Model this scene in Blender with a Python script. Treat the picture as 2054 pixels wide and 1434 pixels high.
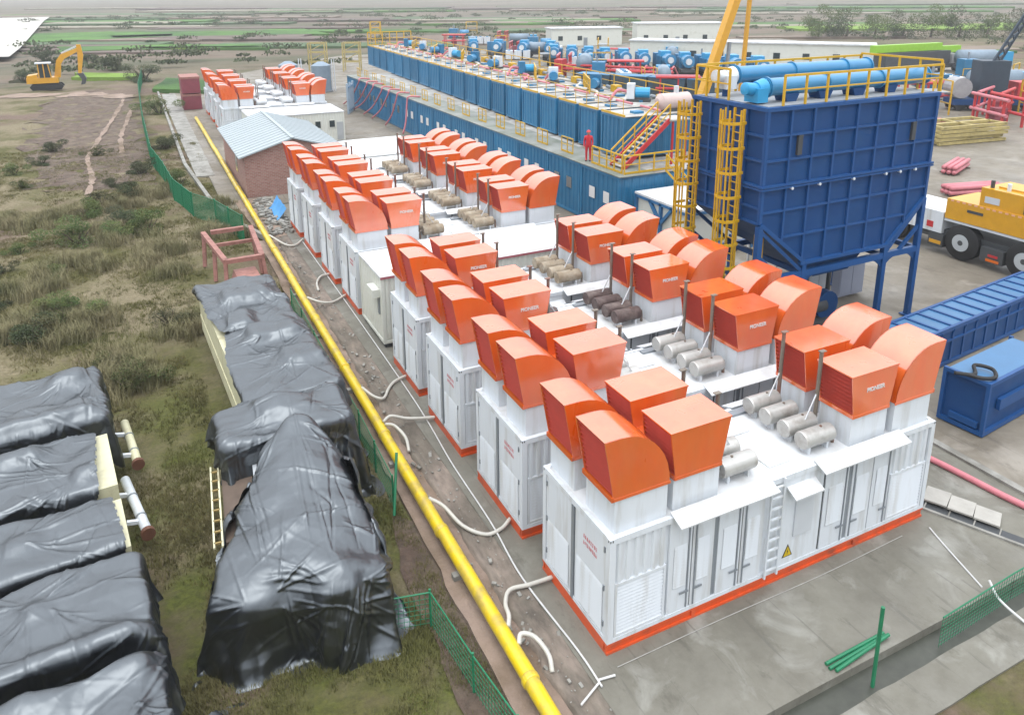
import bpy, math, random
import numpy as np
from mathutils import Vector, Matrix, noise as mnoise

# ---------------------------------------------------------------- scene, camera, light
for o in list(bpy.data.objects):
    bpy.data.objects.remove(o)
scene = bpy.context.scene
COL = scene.collection
S = 0.8                      # site units -> metres (everything is scaled once at the end)
R = math.radians

cam_d = bpy.data.cameras.new('camera')
cam = bpy.data.objects.new('camera', cam_d)
COL.objects.link(cam)
scene.camera = cam
yaw, pit, rol = 0.456, 0.265, -0.006
fw = Vector((math.cos(pit) * math.sin(yaw), math.cos(pit) * math.cos(yaw), -math.sin(pit)))
rt = Vector((math.cos(yaw), -math.sin(yaw), 0))
up = rt.cross(fw)
rt2 = rt * math.cos(rol) + up * math.sin(rol)
up2 = -rt * math.sin(rol) + up * math.cos(rol)
m = Matrix((rt2, up2, -fw)).transposed().to_4x4()
m.translation = Vector((-9.240, -13.421, 16.728)) * S
cam.matrix_world = m
cam_d.sensor_width = 36.0
cam_d.lens = 36.0 * 1539.975 / 2054
cam_d.shift_y = -(717 - 395.54) / 2054
cam_d.clip_start = 0.1
cam_d.clip_end = 6000

SUN_EL, SUN_AZ = 76, 215      # azimuth clockwise from +Y
world = bpy.data.worlds.new('World')
scene.world = world
world.use_nodes = True
wn = world.node_tree
bg = wn.nodes['Background']
sky = wn.nodes.new('ShaderNodeTexSky')
sky.sky_type = 'NISHITA'
sky.sun_disc = False
sky.sun_elevation = R(SUN_EL)
sky.sun_rotation = R(SUN_AZ)
sky.dust_density = 6.0
sky.air_density = 1.0
hs = wn.nodes.new('ShaderNodeHueSaturation')
hs.inputs['Saturation'].default_value = 0.22
wn.links.new(sky.outputs[0], hs.inputs['Color'])
# overcast: the standard (1 + 2 sin el) / 3 cloud-cover luminance on top of the sky texture
tcw = wn.nodes.new('ShaderNodeTexCoord')
spw = wn.nodes.new('ShaderNodeSeparateXYZ')
mrw = wn.nodes.new('ShaderNodeMapRange')
mrw.inputs['To Min'].default_value = 1 / 3
mxw = wn.nodes.new('ShaderNodeMix')
mxw.data_type = 'RGBA'
mxw.blend_type = 'MULTIPLY'
mxw.inputs['Factor'].default_value = 1.0
wn.links.new(tcw.outputs['Generated'], spw.inputs[0])
wn.links.new(spw.outputs[2], mrw.inputs['Value'])
cloud = wn.nodes.new('ShaderNodeMix')      # even cloud layer over the clear-sky texture
cloud.data_type = 'RGBA'
cloud.inputs['Factor'].default_value = 0.85
cloud.inputs[7].default_value = (10.2, 10.7, 11.4, 1)
wn.links.new(hs.outputs[0], cloud.inputs[6])
wn.links.new(cloud.outputs[2], mxw.inputs[6])
wn.links.new(mrw.outputs[0], mxw.inputs[7])
wn.links.new(mxw.outputs[2], bg.inputs[0])
bg.inputs[1].default_value = 0.15
sun_d = bpy.data.lights.new('sun', 'SUN')
sun_d.energy = 0.55
sun_d.angle = R(45)
sun_d.color = (1.0, 0.975, 0.94)
sun = bpy.data.objects.new('sun', sun_d)
COL.objects.link(sun)
az = R(SUN_AZ)
sdir = Vector((math.sin(az) * math.cos(R(SUN_EL)), math.cos(az) * math.cos(R(SUN_EL)), math.sin(R(SUN_EL))))
sun.rotation_euler = sdir.to_track_quat('Z', 'Y').to_euler()
vs = scene.view_settings
vs.view_transform = 'Standard'
vs.look = 'None'
vs.exposure = 0.95
vs.gamma = 1.0
scene.render.resolution_x = 1024
scene.render.resolution_y = 714
scene.render.engine = 'CYCLES'
scene.cycles.max_bounces = 6
scene.cycles.diffuse_bounces = 3
scene.cycles.glossy_bounces = 3

rng = random.Random(7)
nrng = np.random.default_rng(11)

# ---------------------------------------------------------------- materials
MATS = {}
KB = 0.82                     # overall base-colour level for the exposure in use


def mat(name, col, rough=0.5, metal=0.0, spec=0.5, coat=0.0, var=0.12, vscale=1.5, col2=None, c2amt=0.5,
        c2scale=0.8, stretch=(1, 1, 1), bump=0.0, bscale=20.0, bdist=0.02, c2sharp=0.12, rand=0.0, rvar=0.0):
    if name in MATS:
        return MATS[name]
    col = tuple(c * KB for c in col)
    if col2:
        col2 = tuple(c * KB for c in col2)
    m = bpy.data.materials.new(name)
    m.use_nodes = True
    nt = m.node_tree
    p = nt.nodes['Principled BSDF']
    p.inputs['Roughness'].default_value = rough
    p.inputs['Metallic'].default_value = metal
    p.inputs['Specular IOR Level'].default_value = spec
    p.inputs['Coat Weight'].default_value = coat
    p.inputs['Coat Roughness'].default_value = 0.18 if coat < 0.8 else 0.12
    p.inputs['Coat IOR'].default_value = 1.5 if coat < 0.8 else 2.15
    tc = nt.nodes.new('ShaderNodeTexCoord')
    mp = nt.nodes.new('ShaderNodeMapping')
    mp.inputs['Scale'].default_value = stretch
    nt.links.new(tc.outputs['Object'], mp.inputs['Vector'])
    oi = nt.nodes.new('ShaderNodeObjectInfo')
    vm = nt.nodes.new('ShaderNodeVectorMath')
    vm.operation = 'MULTIPLY_ADD'
    vm.inputs[1].default_value = (1, 1, 1)
    cx = nt.nodes.new('ShaderNodeMath')
    cx.operation = 'MULTIPLY'
    cx.inputs[1].default_value = 57.0
    nt.links.new(oi.outputs['Random'], cx.inputs[0])
    nt.links.new(mp.outputs[0], vm.inputs[0])
    nt.links.new(cx.outputs[0], vm.inputs[2])
    vec = vm.outputs[0]

    def nz(scale, detail=5, rg=0.6):
        n = nt.nodes.new('ShaderNodeTexNoise')
        n.inputs['Scale'].default_value = scale
        n.inputs['Detail'].default_value = detail
        n.inputs['Roughness'].default_value = rg
        nt.links.new(vec, n.inputs['Vector'])
        return n.outputs['Fac']
    rgb = nt.nodes.new('ShaderNodeRGB')
    rgb.outputs[0].default_value = (*col, 1)
    cur = rgb.outputs[0]
    if col2 is not None:
        rmp = nt.nodes.new('ShaderNodeMapRange')
        rmp.inputs['From Min'].default_value = 0.5 + (0.5 - c2amt) * 0.5 - c2sharp
        rmp.inputs['From Max'].default_value = 0.5 + (0.5 - c2amt) * 0.5 + c2sharp
        nt.links.new(nz(c2scale, 7), rmp.inputs['Value'])
        mx = nt.nodes.new('ShaderNodeMix')
        mx.data_type = 'RGBA'
        nt.links.new(rmp.outputs[0], mx.inputs['Factor'])
        nt.links.new(cur, mx.inputs[6])
        mx.inputs[7].default_value = (*col2, 1)
        cur = mx.outputs[2]
    if var > 0 or rand > 0:
        hv = nt.nodes.new('ShaderNodeHueSaturation')
        mr = nt.nodes.new('ShaderNodeMapRange')
        mr.inputs['From Min'].default_value = 0.25
        mr.inputs['From Max'].default_value = 0.75
        mr.inputs['To Min'].default_value = 1 - var
        mr.inputs['To Max'].default_value = 1 + var
        nt.links.new(nz(vscale, 6, 0.65), mr.inputs['Value'])
        val = mr.outputs[0]
        if rand > 0:
            r2 = nt.nodes.new('ShaderNodeMapRange')
            r2.inputs['To Min'].default_value = 1 - rand
            r2.inputs['To Max'].default_value = 1 + rand
            nt.links.new(oi.outputs['Random'], r2.inputs['Value'])
            mm = nt.nodes.new('ShaderNodeMath')
            mm.operation = 'MULTIPLY'
            nt.links.new(val, mm.inputs[0])
            nt.links.new(r2.outputs[0], mm.inputs[1])
            val = mm.outputs[0]
        nt.links.new(val, hv.inputs['Value'])
        nt.links.new(cur, hv.inputs['Color'])
        cur = hv.outputs[0]
    nt.links.new(cur, p.inputs['Base Color'])
    if rvar > 0:
        rr = nt.nodes.new('ShaderNodeMapRange')
        rr.inputs['From Min'].default_value = 0.3
        rr.inputs['From Max'].default_value = 0.7
        rr.inputs['To Min'].default_value = max(0.03, rough - rvar)
        rr.inputs['To Max'].default_value = min(1, rough + rvar)
        nt.links.new(nz(vscale * 0.7, 4), rr.inputs['Value'])
        nt.links.new(rr.outputs[0], p.inputs['Roughness'])
    if bump > 0:
        b = nt.nodes.new('ShaderNodeBump')
        b.inputs['Strength'].default_value = bump
        b.inputs['Distance'].default_value = bdist
        nt.links.new(nz(bscale, 6, 0.7), b.inputs['Height'])
        nt.links.new(b.outputs[0], p.inputs['Normal'])
    MATS[name] = m
    return m


WHITE = mat('white_paint', (0.74, 0.78, 0.82), 0.42, var=0.04, vscale=1.0, col2=(0.55, 0.55, 0.53), c2amt=0.26, c2scale=1.1,
            stretch=(2.4, 2.4, 0.28), rvar=0.1)
WROOF = mat('roof_white', (0.74, 0.76, 0.78), 0.5, var=0.07, vscale=1.2, col2=(0.50, 0.49, 0.46), c2amt=0.22, c2scale=1.1, c2sharp=0.2)
CREAM = mat('cream_paint', (0.74, 0.75, 0.68), 0.45, var=0.05, vscale=0.8, col2=(0.6, 0.6, 0.52), c2amt=0.2)
CREAMY = mat('yellowed_cream', (0.66, 0.63, 0.42), 0.5, var=0.1, vscale=1.0, col2=(0.42, 0.36, 0.22), c2amt=0.2, c2scale=1.4)
ORANGE = mat('orange_paint', (0.82, 0.118, 0.008), 0.34, spec=0.5, coat=1.0, var=0.09, vscale=0.9, col2=(0.78, 0.165, 0.030), c2amt=0.34,
             c2scale=1.1, c2sharp=0.2, rvar=0.1, rand=0.07, stretch=(1.6, 1.6, 0.5))
LOUVRE = mat('shaded_orange', (0.46, 0.042, 0.022), 0.6, spec=0.3, var=0.1, vscale=3)  # hood orange made darker and redder: the slats' shade is put into the colour
SKID = mat('skid_orange', (0.75, 0.10, 0.02), 0.4, coat=0.2, var=0.12, vscale=1.5, col2=(0.35, 0.09, 0.05), c2amt=0.22, c2scale=1.7)
GREYS = mat('grey_steel', (0.30, 0.33, 0.36), 0.45, 0.3, var=0.1)
DARKG = mat('dark_gasket', (0.06, 0.065, 0.07), 0.6, var=0.1)
BLACK = mat('black_rubber', (0.015, 0.015, 0.016), 0.65, var=0.15, bump=0.2, bscale=12)
SILVER = mat('aluminised_muffler', (0.56, 0.55, 0.52), 0.42, 0.45, var=0.12, vscale=2.5, col2=(0.34, 0.30, 0.26), c2amt=0.22, c2scale=2.0)
RUSTT = mat('tan_rust_muffler', (0.30, 0.235, 0.16), 0.75, 0.1, var=0.2, vscale=3, col2=(0.46, 0.40, 0.31), c2amt=0.45, c2scale=2.2)
RUSTD = mat('dark_rust_muffler', (0.11, 0.075, 0.07), 0.6, 0.3, var=0.25, vscale=3, col2=(0.24, 0.19, 0.17), c2amt=0.35, c2scale=2.5)
STACK = mat('stack_pipe', (0.26, 0.22, 0.18), 0.55, 0.5, var=0.2, vscale=3, col2=(0.35, 0.09, 0.05), c2amt=0.25, c2scale=1.2)
TANKB = mat('tank_blue', (0.018, 0.165, 0.33), 0.42, var=0.1, vscale=0.8, col2=(0.03, 0.20, 0.38), c2amt=0.4, c2scale=0.5, rand=0.14, bump=0.02, bscale=3)
NAVY = mat('navy_paint', (0.006, 0.056, 0.190), 0.5, spec=0.3, var=0.1, vscale=0.8, col2=(0.010, 0.066, 0.20), c2amt=0.4, c2scale=0.6, rvar=0.08)
NAVYR = mat('navy_rib', (0.010, 0.076, 0.245), 0.45, spec=0.4, var=0.1, vscale=1.2)
SKYB = mat('auger_blue', (0.03, 0.23, 0.45), 0.32, coat=0.4, var=0.08, vscale=1)
CYANB = mat('motor_blue', (0.03, 0.33, 0.62), 0.35, var=0.08)
YELL = mat('rail_yellow', (0.68, 0.40, 0.012), 0.4, var=0.12, vscale=3, col2=(0.40, 0.22, 0.03), c2amt=0.2, c2scale=3)
PIPEY = mat('pipe_yellow', (0.80, 0.57, 0.012), 0.33, coat=0.2, var=0.08, vscale=1.2, col2=(0.46, 0.34, 0.08), c2amt=0.34, c2scale=1.6)
CRANEY = mat('crane_yellow', (0.72, 0.36, 0.015), 0.35, coat=0.2, var=0.1, vscale=1.5)
GREEN = mat('fence_green', (0.012, 0.19, 0.085), 0.45, var=0.15)
LIME = mat('lime_green', (0.30, 0.58, 0.03), 0.4, var=0.1)
REDP = mat('red_paint', (0.55, 0.03, 0.035), 0.45, var=0.15, vscale=2)
PINKR = mat('faded_red_paint', (0.36, 0.165, 0.135), 0.7, var=0.2, vscale=2.5, col2=(0.22, 0.10, 0.075), c2amt=0.3, c2scale=3)
PINKH = mat('pink_hose', (0.62, 0.20, 0.23), 0.5, var=0.12, vscale=2)
MAROON = mat('maroon_paint', (0.26, 0.055, 0.075), 0.55, var=0.12)
TARP = None
HOSE = mat('beige_hose', (0.60, 0.58, 0.52), 0.5, var=0.12, vscale=3)
CONDUIT = mat('white_conduit', (0.66, 0.66, 0.65), 0.5, var=0.1, vscale=3)
def conc_mat(nm='concrete', ks=1.0, tint=(1, 1, 1)):
    m = bpy.data.materials.new(nm)
    m.use_nodes = True
    nt = m.node_tree
    p = nt.nodes['Principled BSDF']
    tc = nt.nodes.new('ShaderNodeTexCoord')

    def nz(scale, detail=8, rg=0.65, st=(1, 1, 1), rot=0.0, dist=0.0):
        scale *= ks
        mp = nt.nodes.new('ShaderNodeMapping')
        mp.inputs['Scale'].default_value = st
        mp.inputs['Rotation'].default_value = (0, 0, rot)
        nt.links.new(tc.outputs['Object'], mp.inputs[0])
        n = nt.nodes.new('ShaderNodeTexNoise')
        n.inputs['Scale'].default_value = scale
        n.inputs['Detail'].default_value = detail
        n.inputs['Roughness'].default_value = rg
        n.inputs['Distortion'].default_value = dist
        nt.links.new(mp.outputs[0], n.inputs[0])
        return n.outputs[0]

    def ramp(src, a, b, lo=0.0, hi=1.0):
        r = nt.nodes.new('ShaderNodeMapRange')
        r.inputs['From Min'].default_value = a
        r.inputs['From Max'].default_value = b
        r.inputs['To Min'].default_value = lo
        r.inputs['To Max'].default_value = hi
        nt.links.new(src, r.inputs[0])
        return r.outputs[0]

    def mix(f, a, b):
        x = nt.nodes.new('ShaderNodeMix')
        x.data_type = 'RGBA'
        nt.links.new(f, x.inputs['Factor'])
        for i, c in ((6, a), (7, b)):
            if isinstance(c, tuple):
                x.inputs[i].default_value = (*[v * KB * q for v, q in zip(c, tint)], 1)
            else:
                nt.links.new(c, x.inputs[i])
        return x.outputs[2]
    c = mix(ramp(nz(0.35, 9, 0.7), 0.36, 0.64), (0.225, 0.215, 0.178), (0.150, 0.140, 0.112))
    c = mix(ramp(nz(0.55, 6, 0.6, dist=0.6), 0.55, 0.70, 0, 0.75), c, (0.33, 0.325, 0.29))
    c = mix(ramp(nz(1.3, 8, 0.75, (1, 0.5, 1), 0.7), 0.56, 0.66, 0, 0.6), c, (0.098, 0.090, 0.070))
    c = mix(ramp(nz(9, 6, 0.8), 0.62, 0.72, 0, 0.5), c, (0.36, 0.35, 0.32))
    c = mix(ramp(nz(0.9, 5, 0.6, (6, 0.35, 1), 1.1, 0.3), 0.60, 0.66, 0, 0.55), c, (0.115, 0.108, 0.09))
    nt.links.new(c, p.inputs['Base Color'])
    nt.links.new(ramp(nz(0.45, 6), 0.38, 0.62, 0.38, 0.88), p.inputs['Roughness'])
    b = nt.nodes.new('ShaderNodeBump')
    b.inputs['Strength'].default_value = 0.4
    b.inputs['Distance'].default_value = 0.015
    nt.links.new(nz(7, 9, 0.75), b.inputs['Height'])
    nt.links.new(b.outputs[0], p.inputs['Normal'])
    return m


CONC = conc_mat()
YARD = conc_mat('yard_concrete', 0.55, (1.06, 0.97, 0.92))
CONCL = mat('pale_concrete', (0.34, 0.33, 0.30), 0.8, var=0.18, vscale=1.2, col2=(0.20, 0.19, 0.165), c2amt=0.45, c2scale=0.9, bump=0.3, bscale=7)
CONCR = mat('rough_kerb_concrete', (0.165, 0.140, 0.112), 0.9, var=0.45, vscale=2.2, col2=(0.28, 0.225, 0.185), c2amt=0.4, c2scale=0.9,
            stretch=(1.2, 0.45, 1), bump=0.8, bscale=5, bdist=0.05)
SOIL = mat('red_soil', (0.105, 0.070, 0.052), 0.95, var=0.5, vscale=1.6, col2=(0.155, 0.118, 0.084), c2amt=0.45, c2scale=0.7, bump=1.0, bscale=5, bdist=0.08)
PALES = mat('pale_soil', (0.33, 0.245, 0.195), 0.95, var=0.25, vscale=0.6, col2=(0.19, 0.135, 0.09), c2amt=0.45, c2scale=0.4, bump=0.8, bscale=4, bdist=0.08)
DRYG = mat('dry_grass_blade', (0.20, 0.168, 0.078), 0.9, spec=0.2, var=0.35, vscale=0.5, col2=(0.115, 0.125, 0.036), c2amt=0.5, c2scale=0.22, c2sharp=0.2)
THICK = mat('thicket_blade', (0.30, 0.255, 0.15), 0.9, spec=0.2, var=0.35, vscale=0.8, col2=(0.19, 0.19, 0.09), c2amt=0.5, c2scale=0.35, c2sharp=0.2)
LEAF = mat('leaf_green', (0.075, 0.115, 0.035), 0.8, spec=0.2, var=0.4, vscale=1.5, col2=(0.125, 0.135, 0.045), c2amt=0.4, c2scale=0.8)
LEAFD = mat('leaf_dark', (0.058, 0.076, 0.036), 0.85, spec=0.15, var=0.45, vscale=0.6, col2=(0.10, 0.10, 0.055), c2amt=0.4, c2scale=0.5)
CROP = mat('crop_green', (0.105, 0.215, 0.048), 0.9, spec=0.2, var=0.35, vscale=0.08, col2=(0.055, 0.115, 0.04), c2amt=0.45, c2scale=0.05, bump=1, bscale=1.2, bdist=0.3)
CROPL = mat('crop_lime', (0.20, 0.31, 0.055), 0.9, spec=0.2, var=0.25, vscale=0.08, bump=1, bscale=1.2, bdist=0.3)
WOODB = mat('bark', (0.10, 0.075, 0.05), 0.9, var=0.2)
ROOFS = mat('grey_sheet_roof', (0.40, 0.45, 0.47), 0.5, 0.1, var=0.07, vscale=0.5)
GLASS = mat('dark_glass', (0.03, 0.045, 0.05), 0.08, var=0)
SIGNY = mat('sign_yellow', (0.72, 0.50, 0.01), 0.4, var=0.03)
SIGNK = mat('sign_black', (0.02, 0.02, 0.02), 0.5, var=0)
LETTER = mat('white_letters', (0.80, 0.78, 0.76), 0.5, var=0)
REDL = mat('red_letters', (0.62, 0.10, 0.12), 0.5, var=0)
BLUET = mat('light_blue_sheet', (0.05, 0.30, 0.66), 0.4, var=0.15)
PLATE = mat('deck_plate', (0.50, 0.49, 0.46), 0.7, var=0.25, vscale=0.9, col2=(0.27, 0.25, 0.22), c2amt=0.45, c2scale=0.6)
OLIVE = mat('olive_stack', (0.45, 0.36, 0.14), 0.7, var=0.3, vscale=1.2)
SKIN = mat('skin', (0.45, 0.26, 0.18), 0.6, var=0.05)
COVER = mat('red_coverall', (0.60, 0.022, 0.035), 0.75, var=0.12, vscale=4)
RUSTC = mat('rust_cap', (0.14, 0.055, 0.03), 0.8, var=0.2, vscale=5)


def brick_mat():
    m = bpy.data.materials.new('red_brick')
    m.use_nodes = True
    nt = m.node_tree
    p = nt.nodes['Principled BSDF']
    p.inputs['Roughness'].default_value = 0.9
    tc = nt.nodes.new('ShaderNodeTexCoord')
    sx = nt.nodes.new('ShaderNodeSeparateXYZ')
    ad = nt.nodes.new('ShaderNodeMath')
    cb = nt.nodes.new('ShaderNodeCombineXYZ')
    nt.links.new(tc.outputs['Object'], sx.inputs[0])
    nt.links.new(sx.outputs[0], ad.inputs[0])
    nt.links.new(sx.outputs[1], ad.inputs[1])
    nt.links.new(ad.outputs[0], cb.inputs[0])
    nt.links.new(sx.outputs[2], cb.inputs[1])
    b = nt.nodes.new('ShaderNodeTexBrick')
    b.inputs['Color1'].default_value = (0.25, 0.105, 0.08, 1)
    b.inputs['Color2'].default_value = (0.33, 0.17, 0.14, 1)
    b.inputs['Mortar'].default_value = (0.30, 0.25, 0.22, 1)
    b.inputs['Scale'].default_value = 1.0
    b.inputs['Brick Width'].default_value = 0.32
    b.inputs['Row Height'].default_value = 0.13
    b.inputs['Mortar Size'].default_value = 0.016
    nt.links.new(cb.outputs[0], b.inputs['Vector'])
    n = nt.nodes.new('ShaderNodeTexNoise')
    n.inputs['Scale'].default_value = 0.6
    n.inputs['Detail'].default_value = 6
    mr = nt.nodes.new('ShaderNodeMapRange')
    mr.inputs['To Min'].default_value = 0.7
    mr.inputs['To Max'].default_value = 1.3
    nt.links.new(n.outputs[0], mr.inputs[0])
    hv = nt.nodes.new('ShaderNodeHueSaturation')
    nt.links.new(mr.outputs[0], hv.inputs['Value'])
    nt.links.new(b.outputs['Color'], hv.inputs['Color'])
    nt.links.new(hv.outputs[0], p.inputs['Base Color'])
    return m


BRICK = brick_mat()


def tarp_mat():
    m = bpy.data.materials.new('black_plastic_sheet')
    m.use_nodes = True
    nt = m.node_tree
    p = nt.nodes['Principled BSDF']
    p.inputs['Base Color'].default_value = (0.006, 0.0065, 0.008, 1)
    p.inputs['Roughness'].default_value = 0.33
    p.inputs['IOR'].default_value = 2.0
    p.inputs['Specular IOR Level'].default_value = 0.62
    p.inputs['Specular Tint'].default_value = (0.86, 0.94, 1.0, 1)
    tc = nt.nodes.new('ShaderNodeTexCoord')
    wob = nt.nodes.new('ShaderNodeTexNoise')
    wob.inputs['Scale'].default_value = 0.9
    wob.inputs['Detail'].default_value = 3
    nt.links.new(tc.outputs['Object'], wob.inputs['Vector'])
    ad = nt.nodes.new('ShaderNodeVectorMath')
    ad.operation = 'MULTIPLY_ADD'
    ad.inputs[1].default_value = (1.6, 1.6, 1.6)
    nt.links.new(wob.outputs['Color'], ad.inputs[0])
    nt.links.new(tc.outputs['Object'], ad.inputs[2])
    last = None
    for sc, rot, st, dist, strength in ((1.6, 2.0, (1, 0.25, 0.5), 0.03, 0.5), (3.2, 1.1, (1, 0.25, 0.5), 0.012, 0.5)):
        mp = nt.nodes.new('ShaderNodeMapping')
        mp.inputs['Rotation'].default_value = (0, 0, rot)
        mp.inputs['Scale'].default_value = st
        nt.links.new(ad.outputs[0], mp.inputs[0])
        v = nt.nodes.new('ShaderNodeTexVoronoi')
        v.feature = 'F1'
        v.inputs['Scale'].default_value = sc
        nt.links.new(mp.outputs[0], v.inputs['Vector'])
        b = nt.nodes.new('ShaderNodeBump')
        b.inputs['Strength'].default_value = strength
        b.inputs['Distance'].default_value = dist
        nt.links.new(v.outputs['Distance'], b.inputs['Height'])
        if last:
            nt.links.new(last, b.inputs['Normal'])
        last = b.outputs[0]
    nt.links.new(last, p.inputs['Normal'])
    return m


TARP = tarp_mat()


def ground_mat():
    m = bpy.data.materials.new('field_ground')
    m.use_nodes = True
    nt = m.node_tree
    p = nt.nodes['Principled BSDF']
    p.inputs['Roughness'].default_value = 0.95
    p.inputs['Specular IOR Level'].default_value = 0.2
    tc = nt.nodes.new('ShaderNodeTexCoord')

    def nz(scale, detail=6, rg=0.6, st=(1, 1, 1), rot=0):
        mp = nt.nodes.new('ShaderNodeMapping')
        mp.inputs['Scale'].default_value = st
        mp.inputs['Rotation'].default_value = (0, 0, rot)
        nt.links.new(tc.outputs['Object'], mp.inputs[0])
        n = nt.nodes.new('ShaderNodeTexNoise')
        n.inputs['Scale'].default_value = scale
        n.inputs['Detail'].default_value = detail
        n.inputs['Roughness'].default_value = rg
        nt.links.new(mp.outputs[0], n.inputs[0])
        return n.outputs[0]

    def ramp(src, a, b):
        r = nt.nodes.new('ShaderNodeMapRange')
        r.inputs['From Min'].default_value = a
        r.inputs['From Max'].default_value = b
        nt.links.new(src, r.inputs[0])
        return r.outputs[0]

    def mix(f, a, b):
        x = nt.nodes.new('ShaderNodeMix')
        x.data_type = 'RGBA'
        nt.links.new(f, x.inputs['Factor'])
        for i, c in ((6, a), (7, b)):
            if isinstance(c, tuple):
                x.inputs[i].default_value = (*c, 1)
            else:
                nt.links.new(c, x.inputs[i])
        return x.outputs[2]
    dry = mix(ramp(nz(5.5, 10, 0.75), 0.36, 0.64), (0.235, 0.195, 0.125), (0.115, 0.096, 0.056))
    olive = mix(ramp(nz(5.0, 10, 0.75), 0.36, 0.64), (0.115, 0.108, 0.036), (0.052, 0.050, 0.020))
    c = mix(ramp(nz(0.16, 6), 0.44, 0.60), dry, olive)
    soil = mix(ramp(nz(2.5, 9, 0.7), 0.35, 0.65), (0.105, 0.072, 0.054), (0.175, 0.128, 0.098))
    c = mix(ramp(nz(0.05, 6, 0.65), 0.52, 0.60), c, soil)
    spn = nt.nodes.new('ShaderNodeSeparateXYZ')
    nt.links.new(tc.outputs['Object'], spn.inputs[0])
    mm_ = nt.nodes.new('ShaderNodeMath')
    mm_.operation = 'MULTIPLY'
    nt.links.new(ramp(spn.outputs[1], 30, 16), mm_.inputs[0])
    nt.links.new(ramp(nz(0.45, 6), 0.40, 0.62), mm_.inputs[1])
    gg_ = mix(ramp(nz(6.0, 10, 0.75), 0.36, 0.64), (0.110, 0.120, 0.028), (0.050, 0.056, 0.016))
    c = mix(mm_.outputs[0], c, gg_)
    # far terraces: strips across the slope
    far_n = nz(0.02, 8, 0.65, (0.22, 1.5, 1), 0.40)
    far = mix(ramp(far_n, 0.40, 0.58), (0.085, 0.088, 0.052), (0.165, 0.125, 0.098))
    far = mix(ramp(nz(0.05, 6, 0.6, (0.3, 1.2, 1), 0.40), 0.56, 0.64), far, (0.052, 0.062, 0.042))
    sp = nt.nodes.new('ShaderNodeSeparateXYZ')
    nt.links.new(tc.outputs['Object'], sp.inputs[0])
    mfar = ramp(sp.outputs[1], 120, 190)
    c = mix(mfar, c, far)
    nt.links.new(c, p.inputs['Base Color'])
    b = nt.nodes.new('ShaderNodeBump')
    b.inputs['Strength'].default_value = 0.9
    b.inputs['Distance'].default_value = 0.12
    nt.links.new(nz(3.0, 8, 0.7), b.inputs['Height'])
    nt.links.new(b.outputs[0], p.inputs['Normal'])
    return m


GROUND = ground_mat()


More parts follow.
